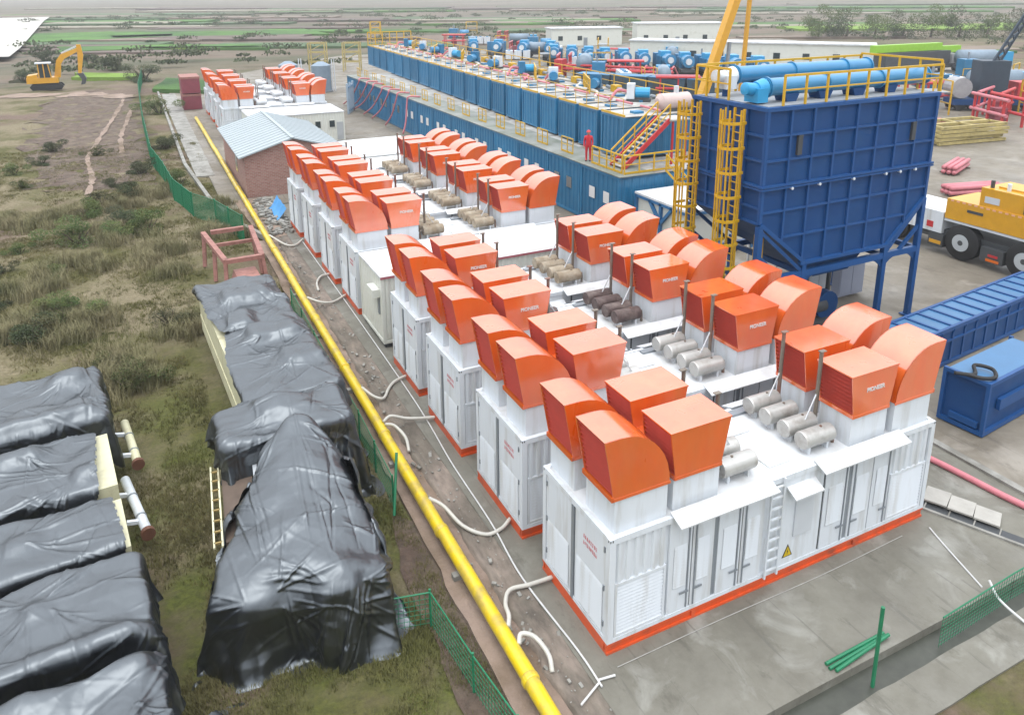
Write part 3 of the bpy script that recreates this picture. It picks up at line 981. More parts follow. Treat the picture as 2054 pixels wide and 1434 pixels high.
            MB(sx).box(x1 - 0.26, y - 0.16, H, x1 - 0.18, y + 0.16, z - 0.20).build('saddle', WHITE, mf)
            MB(sx).tube([(x0 + 0.02, y, z + 0.02), (x0 - 0.14, y, z + 0.02), (x0 - 0.16, y, z - 0.15), (x0 - 0.16, y, H)], 0.055, 8).build('inlet_pipe', STACK, mf)
            MB(sx).tube([(x0 + 0.42, y - 0.01, z + 0.22), (x0 + 0.42, y - 0.01, z + 0.30)], 0.04, 8).build('fitting', STACK, mf)
        for y in (1.28, 2.78):
            x = 4.32 if side == 0 else 3.945
            zt = 5.85 if side == 0 else 6.22
            st = MB(sx).tube([(x, y, H), (x, y, zt - 0.05), (x, y, zt)], [0.062, 0.062, 0.07], 10).box(x - 0.14, y - 0.07, zt, x + 0.08, y + 0.07, zt + 0.025).build('exhaust_stack', STACK, u)
            MB(sx).beam((x + 0.02, y, 4.85), (x + 0.62, y - 0.10, H + 0.42), 0.03, 0.045).build('brace', WROOF, st)
        MB(sx).box(4.55, 3.06, H, 5.55, 3.30, H + 0.08).build('cable_tray', GREYS, u)
    MB().box(5.70, 0.5, H, 6.50, 1.05, H + 0.05).build('roof_hatch', WROOF, u)
    MB().box(5.60, 2.2, H, 6.55, 2.85, H + 0.05).build('roof_hatch', WROOF, u)
    return u


unit = make_unit()
ordn = ['nearest', 'second', 'third', 'fourth', 'fifth', 'sixth', 'seventh', 'eighth']
spots = [(0, 0.0), (0.02, 4.87), (0, 9.80), (0.08, 14.66), (0.08, 24.2), (0.03, 29.1), (0.02, 34.3), (-0.02, 39.1)]
desc = ['white generator container nearest the camera, lightning warning triangle on its long side facing us',
        'white orange-hooded generator container directly behind the nearest one, silver mufflers on its roof',
        'white orange-hooded generator container with dark rusty brown mufflers, third from the camera',
        'white orange-hooded generator container just in front of the plain white room, tan mufflers',
        'white orange-hooded generator container just behind the plain white room, fifth from the camera',
        'white orange-hooded generator container with tan mufflers, sixth from the camera',
        'white orange-hooded generator container with tan mufflers, second from the end near brick house',
        'white orange-hooded generator container with tan mufflers, last one before the brick house']
far = ['nearest of the far generator containers behind the brick house, white cabin in front of it',
       'second of the far generator containers behind the brick house, orange hoods on top',
       'third of the far generator containers behind the brick house, orange hoods on top',
       'farthest of all the orange-hooded generator containers, beside the maroon stacked boxes']
units = []
allspots = [(x, y, d) for (x, y), d in zip(spots, desc)] + [(-0.4 + 0.02 * k, 80.6 + 6.6 * k, d) for k, d in enumerate(far)]
for i, (x, y, d) in enumerate(allspots):
    o = unit if i == 0 else copy_tree(unit)
    o.location = (x, y, 0)
    o['label'] = d
    o['group'] = 'generator containers in a row' if i < 8 else 'far generator containers'
    units.append(o)
    mm = SILVER if i < 2 else RUSTD if i == 2 else RUSTT if i < 8 else WROOF
    for ch in o.children:
        if ch.name.startswith('muffler') and mm is not SILVER:
            set_mat(ch, mm)
for o in units[:2]:
    for ch in list(o.children):
        for w in list(ch.children):
            if w.name.startswith('lettering') and w.location.x < 6:
                bpy.data.objects.remove(w)


# ---------------------------------------------------------------- plain white rooms, houses
def simple_room(name, label, cat, x0, y0, x1, y1, h, m, z0=0.25, stripe=None, group=None, feet=True):
    t = thing(name, label, cat, (x0, y0, 0), 0, group)
    lx, ly = x1 - x0, y1 - y0
    MB().box(0.06, 0.06, z0, lx - 0.06, ly - 0.06, h - 0.06).build('wall', m, t)
    mb = MB(lambda p: (p[0], p[1] + 0.055, p[2]))
    corr(mb, 0.15, lx - 0.15, z0 + 0.12, h - 0.15, 0.32, 0.035)
    mb.build('corrugated_panel', m, t)
    mb = MB(lambda p: (p[1] + 0.055, p[0], p[2]))
    corr(mb, 0.15, ly - 0.15, z0 + 0.12, h - 0.15, 0.32, 0.035)
    mb.build('corrugated_panel', m, t)
    mb = MB()
    for x in (0, lx - 0.15):
        for y in (0, ly - 0.15):
            mb.box(x, y, z0, x + 0.15, y + 0.15, h - 0.1)
    mb.box(0, 0, z0 - 0.12, lx, 0.15, z0 + 0.001).box(0, ly - 0.15, z0 - 0.12, lx, ly, z0 + 0.001)
    mb.box(0, 0.15, z0 - 0.12, 0.15, ly - 0.15, z0).box(lx - 0.15, 0.15, z0 - 0.12, lx, ly - 0.15, z0)
    mb.build('frame', m, t)
    MB().box(-0.03, -0.03, h - 0.1, lx + 0.03, ly + 0.03, h).build('roof', WROOF, t)
    if stripe:
        MB().box(-0.035, -0.045, h - 0.13, lx + 0.035, -0.031, h - 0.02).build('roof_trim', stripe, t)
    if feet:
        for x in (0.1, lx - 0.4):
            for y in (0.1, ly - 0.4):
                MB().box(x, y, 0, x + 0.3, y + 0.3, z0 - 0.12).build('foot', DARKG, t)
    return t


rm = simple_room('equipment_room', 'plain cream white room with thin red roof trim between fourth and fifth generator containers', 'cabin',
                 0.1, 19.70, 11.6, 23.55, 3.68, CREAM, 0.35, stripe=mat('dull_red_trim', (0.42, 0.13, 0.15), 0.5, var=0.1))
MB().box(-0.012, 0.5, 1.6, 0.05, 0.75, 2.5).build('vent', GREYS, rm)
MB().box(-0.35, 0.3, 2.55, 0.02, 1.3, 2.95).build('side_canopy', CREAM, rm)
simple_room('equipment_room', 'flat white-roofed cabin just behind the eighth generator container', 'cabin', 4.2, 44.0, 12.8, 48.4, 3.1, CREAM, 0.3,
            stripe=mat('dull_red_trim', (0.4, 0.1, 0.1)))
simple_room('equipment_room', 'pale grey-roofed low cabin farther behind the eighth generator container', 'cabin', 5.6, 50.0, 13.6, 58.0, 2.9, CREAM, 0.3)
wc = simple_room('site_cabin', 'white site cabin with small dark windows behind the brick house roof', 'cabin', 1.6, 73.0, 11.9, 79.6, 3.4, CREAM, 0.2, feet=False)
for x in (5.2, 6.9, 8.5):
    w = MB().box(x, -0.03, 1.6, x + 0.75, 0.03, 2.5).build('window', CREAM, wc)
    MB().box(x + 0.08, -0.04, 1.68, x + 0.67, -0.031, 2.42).build('pane', GLASS, w)
MB().box(9.4, -0.03, 0.2, 10.1, 0.03, 2.2).build('door', mat('door_grey', (0.45, 0.47, 0.48), 0.5), wc)

bh = thing('brick_house', 'low red brick house with pale grey gabled sheet roof beside yellow pipe', 'house', (-1.80, 51.9, 0))
pf = [(0, -0.05), (8.1, -0.05), (8.1, 3.45), (4.0, 4.60), (0, 3.45)]
MB().prism(pf, 0, 15.5).build('wall', BRICK, bh)
mb = MB()
for a, b in (((-0.45, 3.36), (4.0, 4.70)), ((4.0, 4.70), (8.6, 3.36))):
    mb.prism([a, b, (b[0], b[1] + 0.08), (a[0], a[1] + 0.08)], -0.35, 15.9)
rf = mb.build('roof', ROOFS, bh)
for k in range(17):
    y = -0.3 + k * 1.0
    mb = MB().beam((-0.45, y, 3.46), (4.0, y, 4.80), 0.05, 0.05).beam((4.0, y, 4.80), (8.6, y, 3.46), 0.05, 0.05)
    mb.build('seam', ROOFS, rf)
MB().beam((4.0, -0.4, 4.80), (4.0, 15.95, 4.80), 0.30, 0.08).build('ridge_cap', ROOFS, rf)
MB().box(-0.02, 5, 1.1, 0.02, 6.4, 2.6).build('window', GLASS, bh)

for k, (z0, z1, tx) in enumerate(((0, 2.2, 'lower of two stacked maroon boxes beside the farthest generator container'), (2.35, 4.7, 'upper of two stacked maroon boxes beside the farthest generator container'))):
    t = thing('maroon_box', tx, 'container', (-3.1, 107.0, z0), 0, 'maroon stacked boxes')
    MB().box(0.05, 0.05, 0, 2.55, 5, z1 - z0 - 0.25).build('body', MAROON, t)
    MB().box(0, 0, z1 - z0 - 0.3, 2.6, 5.05, z1 - z0).build('rim', PINKR, t)
o = MB().box(0.02, 44.3, 0.0, 0.05, 48.5, 0.02)
mb = MB()
for i in range(9):
    for j in range(5):
        mb.v.append((-0.75 + 0.18 * j, 43.9 + i * 0.5, 0.02 + 0.9 * (j / 4) ** 1.5 + 0.07 * math.sin(i * 2.1 + j)))
mb.f = [(i * 5 + j, i * 5 + j + 1, i * 5 + j + 6, i * 5 + j + 5) for i in range(8) for j in range(4)]
tag(mb.build('plastic_sheet', BLUET, smooth=True), 'bright blue plastic sheet on ground beside the eighth generator container', 'tarpaulin')

# ---------------------------------------------------------------- gas pipe, hoses, cables
pl = thing('gas_pipe', 'long straight yellow gas pipe running beside the generator row', 'pipe', (-2.2, 0, 0))
yy = -6.0
k = 0
while yy < 97:
    o = MB().tube([(0, 0, 0), (0, 6.0, 0)], 0.205, 18).build('pipe_section', PIPEY, pl) if k == 0 else link('pipe_section', PS, pl)
    if k == 0:
        PS = o.data
        smooth_angle(o, 40)
    o.location = (0.012 * math.sin(k * 2.3), yy, 0.23 + 0.012 * math.sin(k * 1.7))
    c = MB().tube([(0, -0.10, 0), (0, -0.06, 0), (0, 0.06, 0), (0, 0.10, 0)], [0.215, 0.235, 0.235, 0.215], 18).build('coupling', PIPEY, pl) if k == 0 else link('coupling', PC, pl)
    if k == 0:
        PC = c.data
    c.location = (0, yy, 0.23)
    yy += 6.06
    k += 1
for y in (-1.6, 4.3, 10.5, 16.5, 22.5, 28.5):
    MB().box(-0.32, y, -0.16, 0.32, y + 0.22, 0.03).build('support_block', CONCL, pl)
hoses = [('nearest hose, from yellow pipe to the nearest generator container', [(-2.0, 1.72, 0.30), (-1.82, 2.05, 0.30), (-1.66, 2.6, 0.18), (-1.30, 3.05, 0.12), (-0.7, 2.98, 0.12), (0.02, 2.92, 0.14)]),
         ('hose to the second generator container, sagging across the kerb', [(-2.05, 7.65, 0.36), (-1.75, 7.1, 0.32), (-1.45, 6.2, 0.10), (-0.95, 5.55, 0.06), (-0.4, 5.52, 0.10), (0.02, 5.75, 0.16)]),
         ('hose to the third generator container, arched over the kerb', [(-2.05, 12.8, 0.40), (-1.7, 12.95, 0.48), (-1.1, 12.8, 0.30), (-0.5, 12.7, 0.20), (0.02, 12.6, 0.16)]),
         ('hose to the fourth generator container, in an S curve', [(-2.05, 15.9, 0.36), (-1.75, 15.2, 0.22), (-1.35, 15.1, 0.08), (-0.9, 15.8, 0.08), (-0.5, 16.2, 0.12), (0.08, 16.4, 0.16)]),
         ('hose to the fifth generator container, lying straight across the kerb', [(-2.05, 26.9, 0.40), (-1.5, 26.3, 0.25), (-0.8, 26.3, 0.12), (0.08, 26.9, 0.16)]),
         ('hose to the sixth generator container, curled beside the kerb', [(-1.1, 28.5, 0.05), (-0.95, 29.6, 0.10), (-0.5, 30.5, 0.14), (0.03, 30.6, 0.16)]),
         ('farthest hose, from the pipe to the seventh generator container', [(-2.05, 39.3, 0.40), (-1.3, 37.6, 0.12), (-0.7, 37.3, 0.10), (0.02, 38.2, 0.16)]),
         ('short curled hose beside the yellow pipe at the bottom of the picture', [(-2.02, 1.05, 0.34), (-1.85, 1.25, 0.42), (-1.55, 1.05, 0.36), (-1.42, 0.55, 0.2), (-1.5, 0.2, 0.0)]),
         ('short hose looping over the kerb behind the arched hose', [(-2.02, 12.6, 0.40), (-1.75, 12.3, 0.42), (-1.55, 11.6, 0.25), (-1.62, 11.0, 0.02)])]
for tx, pts in hoses:
    o = MB().tube(bez(pts, 8), 0.062, 10).build('hose', HOSE, smooth=True)
    tag(o, 'beige ' + tx, 'hose', 'beige hoses')
o = MB().tube(bez([(-0.62, -0.75, 0.05), (-0.60, 0.5, 0.05), (-0.74, 3.4, 0.05), (-0.55, 6, 0.05), (-0.48, 9.5, 0.05), (-0.30, 12.5, 0.05), (-0.2, 16, 0.05), (-0.12, 26, 0.05), (-0.1, 38, 0.05)], 8), 0.028, 8).build('conduit', CONDUIT)
tag(o, 'thin white conduit running along the foot of the generator row', 'conduit')
o = MB().tube([(-0.62, -0.55, 0.055), (-0.15, -0.62, 0.055)], 0.03, 8).tube([(-1.35, -0.95, 0.05), (-0.62, -0.62, 0.055)], 0.028, 8).build('conduit', CONDUIT)
tag(o, 'short white conduit stub at the front left corner of the pad', 'conduit')
o = MB().tube(bez([(0.05, -0.42, 0.02), (3.6, -0.40, 0.02), (7.2, -0.44, 0.02), (10.8, -0.36, 0.02)], 6), 0.012, 6).build('earth_cable', mat('dull_cable', (0.40, 0.39, 0.36), 0.7, var=0.2, vscale=3))
tag(o, 'thin pale cable lying along the front of the nearest generator container', 'cable')
o = MB().tube(bez([(11.9, -0.50, 0.02), (11.6, -1.2, 0.02), (10.95, -2.85, 0.02)], 6), 0.026, 6).tube(bez([(11.05, -2.95, 0.30), (10.9, -3.4, 0.05), (11.0, -4.2, -0.2), (10.9, -5.2, -0.3)], 6), 0.035, 6).build('earth_cable', CONDUIT)
tag(o, 'white cable running from drain corner towards bottom right of pad', 'cable')
o = MB().tube(bez([(14.9, 3.4, 0.10), (15.2, 1.9, 0.10), (15.35, 0.7, 0.10), (15.5, -0.8, 0.10), (15.9, -2.9, 0.10)], 8), 0.115, 12).build('hose', PINKH, smooth=True)
tag(o, 'thick pink hose on the pad right of the nearest generator container', 'hose')


# ---------------------------------------------------------------- blue tank rows
def make_tank(w, l, h, rib=True, cat='tank'):
    t = thing('water_tank', '', cat)
    MB().box(0.10, 0.06, 0.05, l, w - 0.06, h - 0.06).build('body', TANKB, t)
    mb = MB(lambda p: (p[1] + 0.10, p[0], p[2]))
    corr(mb, 0.2, w - 0.2, 0.2, h - 0.2, 0.62, 0.07)
    mb.build('corrugated_wall', TANKB, t)
    mb = MB(lambda p: (p[0], p[1] + 0.055, p[2]))
    corr(mb, 0.3, l - 0.2, 0.2, h - 0.2, 0.62, 0.05)
    mb.build('corrugated_wall', TANKB, t)
    mb = MB()
    for y in (0, w - 0.2):
        mb.box(0, y, 0, 0.2, y + 0.2, h - 0.02)
    mb.box(0, 0.2, h - 0.2, 0.18, w - 0.2, h - 0.02).box(0, 0.2, 0, 0.18, w - 0.2, 0.2)
    mb.build('frame', TANKB, t)
    MB().box(-0.02, 0.0, h - 0.02, l, w, h + 0.02).build('roof', PLATE, t)
    return t


ANG = math.atan(0.052)
gaps = [33.3, 37.3, 41.0, 44.7, 48.5, 52.5, 56.5, 60.4, 64.7, 68.6, 73.1, 77.7, 82.3, 87.0, 91.1, 95.1, 99.9, 104.5, 108.9, 113.0, 117.4]
tk = make_tank(3.75, 8.4, 3.15)
for hx, hy in ((1.5, 1.0), (5.2, 2.4)):
    MB().box(hx, hy, 3.17, hx + 0.8, hy + 0.8, 3.35).build('roof_hatch', TANKB, tk)
MB().tube([(3.4, 0.4, 3.4), (3.4, 3.4, 3.4)], 0.10, 8).build('roof_pipe', PINKH, tk)
MB().tube([(6.9, 0.2, 3.5), (6.9, 3.6, 3.5)], 0.16, 8).build('roof_pipe', GREYS, tk)
MB().box(6.6, 1.2, 3.17, 7.3, 2.2, 3.8).build('valve_box', YELL, tk)
MB().box(0.0, 0.0, 3.17, 0.12, 3.75, 3.32).build('toe_board', YELL, tk)
N2 = ['first', 'second', 'third', 'fourth', 'fifth', 'sixth', 'seventh', 'eighth', 'ninth', 'tenth', 'eleventh', 'twelfth', 'thirteenth', 'fourteenth',
      'fifteenth', 'sixteenth', 'seventeenth', 'eighteenth', 'nineteenth', 'twentieth']
for i in range(20):
    o = tk if i == 0 else copy_tree(tk)
    y0 = gaps[i] + 0.31
    o.location = (23.15 + (y0 - 34.3) * 0.052, y0, 4.30)
    o.scale = (1, (gaps[i + 1] - gaps[i] - 0.62) / 3.75, 1)
    o.rotation_euler = (0, 0, -ANG)
    o['label'] = ('blue corrugated tank of the upper row, ' + N2[i] + ' counted from the red stairs') if i else 'blue corrugated tank of the upper row at the near end beside red stairs'
    o['group'] = 'upper row of blue tanks'
lt = make_tank(5.15, 7.5, 4.12)
NL = 14
for i in range(NL):
    o = lt if i == 0 else copy_tree(lt)
    y0 = 29.4 + i * 5.25
    o.location = (20.0, y0, 0)
    o['label'] = ('blue corrugated tank of the lower row, ' + N2[i] + ' counted from the silo end') if i else 'blue corrugated tank of the lower row nearest the silo, white cabin in front'
    o['group'] = 'lower row of blue tanks'
    if i in (0, 1, 9, 10, 11, 12, 13):
        for dy in (1.2, 3.1):
            MB().box(-0.012, dy, 1.9, -0.004, dy + 0.75, 2.75).build('placard', LETTER, o)
# walkway deck on the lower row
mb = MB().box(19.9, 29.2, 4.145, 22.9, 103.2, 4.20)
tag(mb.build('walkway', mat('walkway_grey', (0.27, 0.28, 0.26), 0.75, var=0.25, vscale=0.5, col2=(0.17, 0.19, 0.15), c2amt=0.45, c2scale=0.4)), 'pale walkway deck along the top of the lower blue tanks', 'walkway')


def rail(name, label, a, b, h=1.15, n=2, m=YELL, mid=True, r=0.05, group=None, cat='railing', toe=True):
    a, b = Vector(a), Vector(b)
    t = thing(name, label, cat, a, 0, group)
    d = b - a
    hv = Vector((0, 0, h))
    MB().beam(hv, d + hv, r * 1.6).build('top_rail', m, t)
    if mid:
        MB().beam(hv * 0.52, d + hv * 0.52, r).build('mid_rail', m, t)
    if toe:
        MB().beam(Vector((0, 0, 0.08)), d + Vector((0, 0, 0.08)), r * 0.7, 0.14).build('toe_board', m, t)
    for i in range(n + 1):
        p = d * (i / n)
        MB().beam(p, p + hv, r * 1.4).build('post', m, t)
    return t


for i in range(16):
    y = 37.2 + i * 4.15
    rail('guard_rail', 'short yellow guard rail on the tank walkway, ' + N2[i] + ' counted from the person in red', (20.9 + i * 0.02, y, 4.20), (20.9 + i * 0.02, y + 1.75, 4.20), 1.2, 2, r=0.045, group='walkway guard rails')
rail('guard_rail', 'longer yellow guard rail between person in red and foot of red stairs', (20.6, 30.0, 4.20), (20.6, 33.9, 4.20), 1.3, 4, r=0.06)
rail('guard_rail', 'yellow guard rail across the near end of the tank walkway', (20.6, 29.7, 4.20), (25.6, 29.7, 4.20), 1.3, 4, r=0.06)
# roof handrails
rail('roof_rail', 'thin yellow handrail along the front edge of the upper tank roofs', (23.3, 34.0, 7.46), (27.55, 117.0, 7.46), 1.3, 44, r=0.028, toe=False)
rail('roof_rail', 'yellow handrail along the back edge of the upper tank roofs', (31.2, 34.5, 7.46), (35.5, 117.0, 7.46), 1.3, 30, r=0.05)
rail('roof_rail', 'yellow handrail at the far left end of the upper tank roofs', (27.6, 117.2, 7.46), (35.4, 117.4, 7.46), 2.2, 6, r=0.09)
# stairs with stringers
st = thing('stairs', 'steep stairs with red sides and yellow handrails up to the tank roofs', 'stairs', (21.4, 32.6, 4.2))
dv = Vector((4.0, 0.0, 3.25))
for yo in (0.0, -1.5):
    MB().beam((0, yo, 0), Vector((0, yo, 0)) + dv, 0.12, 0.34).build('stringer', REDP, st)
    hr = MB().beam((0, yo, 1.15), Vector((0, yo, 1.15)) + dv, 0.09).beam((0, yo, 0.6), Vector((0, yo, 0.6)) + dv, 0.06).build('handrail', YELL, st)
    for k in range(5):
        p = Vector((0, yo, 0)) + dv * (k / 4)
        MB().beam(p, p + Vector((0, 0, 1.15)), 0.07).build('baluster', YELL, hr)
for k in range(11):
    p = dv * ((k + 0.5) / 11)
    MB().box(p.x - 0.18, -1.45, p.z - 0.03, p.x + 0.18, -0.05, p.z + 0.03).build('tread', PLATE, st)
for x in (4.3, 5.5):
    MB().beam((x, -1.5, -4.2), (x, -1.5, 3.2), 0.13).build('post', REDP, st)
MB().box(3.9, -1.7, 3.16, 5.8, 0.2, 3.26).build('landing', PLATE, st)
rail('guard_rail', 'yellow sloping handrail going down right from the foot of the red stairs', (23.8, 29.2, 4.2), (25.6, 27.4, 1.6), 1.2, 3, r=0.06)

# lines of hoses hanging over the far lower tanks
for k, (y, dy) in enumerate(((77.5, 2.5), (81, 5), (84, 6), (88, 7), (91, 6), (73.5, -0.5), (95, 6))):
    o = MB().tube(bez([(21.3, y, 4.35), (19.9, y, 4.45), (19.65, y + 0.1, 3.8), (19.3, y + dy * 0.5, 1.6), (18.8, y + dy, 0.15)], 6), 0.10, 8).build('hose', PINKH, smooth=True)
    tag(o, 'faded red hose hanging over the lower tank wall, ' + N2[k if k < 5 else k] + ' of the hanging bundle', 'hose', 'hanging red hoses')

# cabin with blue trim beside the silo
cb = thing('cabin', 'small white cabin with blue trim between the tanks and the yellow ladders', 'cabin', (21.0, 23.2, 0))
MB().box(0.1, 0.1, 0.2, 5.4, 5.4, 3.0).build('wall', CREAM, cb)
MB().box(-0.1, -0.1, 3.06, 5.6, 5.6, 3.2).build('roof', WROOF, cb)
mb = MB()
for a, b in (((0, 0, 2.96), (5.5, 0, 2.96)), ((0, 0, 2.96), (0, 5.5, 2.96)), ((0, 0, 0), (0, 0, 3.05)), ((5.5, 0, 0), (5.5, 0, 3.05)), ((0, 5.5, 0), (0, 5.5, 3.05)), ((0, 2.75, 0), (0, 2.75, 3.0)),
             ((0, 2.75, 1.6), (0, 4.0, 2.95)), ((0, 2.75, 1.6), (0, 1.5, 2.95)), ((2.7, 0, 0), (2.7, 0, 3.0))):
    mb.beam(a, b, 0.2)
mb.build('trim', mat('trim_blue', (0.03, 0.16, 0.36), 0.4), cb)

# ---------------------------------------------------------------- silo
so = thing('hopper_silo', 'tall dark blue ribbed sand hopper silo standing on braced legs', 'silo', (15.0, 11.05, 0))
LX, LY = 11.1, 4.9
MB().prism([(0.08, 8.2), (LX - 0.08, 8.2), (LX - 0.08, 11.65), (0.08, 11.65)], 0.08, LY - 0.08).build('upper_bin', NAVY, so)
MB().prism([(0.08, 8.1), (0.08, 6.5), (3.0, 4.25), (8.6, 4.25), (LX - 0.08, 6.4), (LX - 0.08, 8.1)], 0.08, LY - 0.08).build('lower_bin', NAVY, so)
MB().box(-0.12, -0.12, 8.05, LX + 0.12, LY + 0.12, 8.14).box(-0.12, -0.12, 8.17, LX + 0.12, LY + 0.12, 8.26).build('flange', NAVYR, so)
MB().box(-0.06, -0.06, 11.55, LX + 0.06, LY + 0.06, 11.72).build('top_beam', NAVYR, so)
MB().box(0.2, 0.2, 11.72, LX - 0.2, LY - 0.2, 11.75).build('deck', mat('deck_grey', (0.32, 0.34, 0.36), 0.6, var=0.2, vscale=1.5), so)
ncol = 8
for k in range(ncol + 1):
    x = 0.06 + (LX - 0.12) * k / ncol
    w = 0.16 if k in (0, ncol) else 0.11
    MB().box(x - w / 2, -0.04, 8.26, x + w / 2, 0.10, 11.55).build('rib', NAVYR, so)
    zb = max(4.25, 6.5 - 2.25 * (x - 0.08) / 2.92) if x < 3 else max(4.25, 6.4 - 2.15 * (LX - 0.08 - x) / 2.42) if x > 8.6 else 4.25
    MB().box(x - w / 2, -0.04, zb, x + w / 2, 0.10, 8.05).build('rib', NAVYR, so)
for z in (9.35, 10.45):
    MB().box(0.1, -0.02, z - 0.05, LX - 0.1, 0.095, z + 0.05).build('rib', NAVYR, so)
MB().box(0.1, -0.02, 6.95, LX - 0.1, 0.095, 7.05).build('rib', NAVYR, so)
MB().box(1.35, -0.02, 5.65, LX - 1.3, 0.095, 5.75).build('rib', NAVYR, so)
MB().box(2.7, -0.10, 4.17, 8.9, 0.10, 4.33).build('rib', NAVYR, so)
for a, b in (((0.08, 0.0, 6.5), (3.0, 0.0, 4.25)), ((LX - 0.08, 0.0, 6.4), (8.6, 0.0, 4.25))):
    MB().beam(a, b, 0.16, 0.18).build('rib', NAVYR, so)
for k in range(5):
    y = 0.06 + (LY - 0.12) * k / 4
    MB().box(-0.04, y - 0.06, 8.26, 0.10, y + 0.06, 11.55).build('rib', NAVYR, so)
    MB().box(-0.04, y - 0.06, 6.5, 0.10, y + 0.06, 8.05).build('rib', NAVYR, so)
    MB().box(LX - 0.10, y - 0.06, 6.4, LX + 0.04, y + 0.06, 11.55).build('rib', NAVYR, so)
for z in (9.35, 10.45, 7.2, 6.5):
    MB().box(-0.02, 0.1, z - 0.05, 0.095, LY - 0.1, z + 0.05).build('rib', NAVYR, so)
for x, z in ((1.9, 9.5), (9.4, 9.5)):
    MB().box(x, -0.05, z, x + 0.26, 0.1, z + 0.9).build('inspection_slot', DARKG, so)
for k, x in enumerate((1.7, 3.4, 5.6, 7.8, 8.8, 9.9)):
    MB().tube([(x, -0.15, 8.02), (x, -0.02, 8.02)], 0.07, 8).build('bolt_plate', WHITE, so)
for y in (0.06, LY - 0.06):
    for x in (0.1, 3.0, 8.55, LX - 0.1):
        MB().box(x - 0.13, y - 0.13, 0.0, x + 0.13, y + 0.13, 6.4 if x in (0.1, LX - 0.1) else 4.25).build('leg', NAVYR, so)
        MB().box(x - 0.28, y - 0.28, 0.0, x + 0.28, y + 0.28, 0.05).build('foot_plate', NAVYR, so)
    MB().beam((0.1, y, 3.7), (LX - 0.1, y, 3.7), 0.22, 0.30).build('cross_beam', NAVYR, so)
    for a, b in (((0.1, y, 5.0), (1.6, y, 3.75)), ((LX - 0.1, y, 5.0), (9.6, y, 3.75)), ((0.1, y, 6.2), (3.0, y, 3.75)), ((LX - 0.1, y, 6.2), (8.55, y, 3.75))):
        MB().beam(a, b, 0.14, 0.16).build('brace', NAVYR, so)
    for x, sgn in ((8.55, 1), (LX - 0.1, -1), (3.0, 1), (8.55, -1), (0.1, 1), (3.0, -1)):
        ap = arc(x + sgn * 1.0, 2.55, 1.0, 180 if sgn > 0 else 0, 90, 6)
        mb = MB()
        mb.prism([(x, 3.6)] + [p for p in ap], y - 0.03, y + 0.03)
        mb.build('arch_gusset', NAVYR, so)
for x in (0.1, 3.0, 8.55, LX - 0.1):
    MB().beam((x, 0.06, 3.7), (x, LY - 0.06, 3.7), 0.2, 0.25).build('cross_beam', NAVYR, so)
MB().prism([(3.2, 4.25), (8.4, 4.25), (7.0, 3.0), (4.6, 3.0)], 0.8, LY - 0.8).build('discharge_hopper', NAVY, so)

# silo roof gear
for k, (y, x0, x1, z, tx) in enumerate(((12.3, 15.9, 26.5, 12.42, 'near blue screw conveyor tube on top of the silo'), (14.75, 16.3, 25.3, 12.72, 'far blue screw conveyor tube on top of the silo'))):
    t = thing('screw_conveyor', tx, 'conveyor', (x0, y, z))
    l = x1 - x0
    o = MB().tube([(0, 0, 0), (l, 0, 0)], 0.40, 22).build('tube', SKYB, t)
    smooth_angle(o, 40)
    for q in (0.05, 3.6, 7.2, l - 0.12):
        smooth_angle(MB().tube([(q, 0, 0), (q + 0.08, 0, 0)], 0.47, 22).build('flange', SKYB, t), 40)
    for q in (0.9, 3.0, 5.2, 7.4):
        MB().prism([(q, -0.3), (q + 0.9, -0.3), (q + 0.7, -0.72 if k == 0 else -1.0), (q + 0.2, -0.72 if k == 0 else -1.0)], -0.35, 0.35).build('spout', NAVY, t)
    mo = smooth_angle(MB().tube([(-0.05, 0, 0), (-0.5, 0, -0.05), (-0.55, 0, -0.05), (-1.15, 0, 0.02), (-1.2, 0, 0.02)], [0.42, 0.34, 0.28, 0.28, 0.18], 16).build('motor', CYANB if k == 0 else WHITE, t), 40)
    MB().box(-0.75, -0.42, -0.6, -0.15, 0.42, 0.02).build('gearbox', CYANB if k == 0 else WHITE, t)
    MB().box(-0.55, -0.1, -0.98 if k else -0.68, -0.35, 0.1, -0.6).build('stand', NAVYR, t)
rl = [('yellow handrail along the near edge of the silo roof', (15.9, 11.12, 11.75), (26.2, 11.12, 11.75), 1.3, 8),
      ('yellow handrail along the right edge of the silo roof', (26.2, 11.2, 11.75), (26.2, 15.9, 11.75), 1.5, 4),
      ('yellow handrail along the back edge of the silo roof', (15.1, 15.95, 11.75), (26.2, 15.95, 11.75), 1.4, 9),
      ('yellow handrail at the left edge of silo roof behind the ladders', (15.05, 13.6, 11.75), (15.05, 15.9, 11.75), 1.4, 3)]
for tx, a, b, h, n in rl:
    rail('roof_rail', tx, a, b, h, n, r=0.062, toe=False)


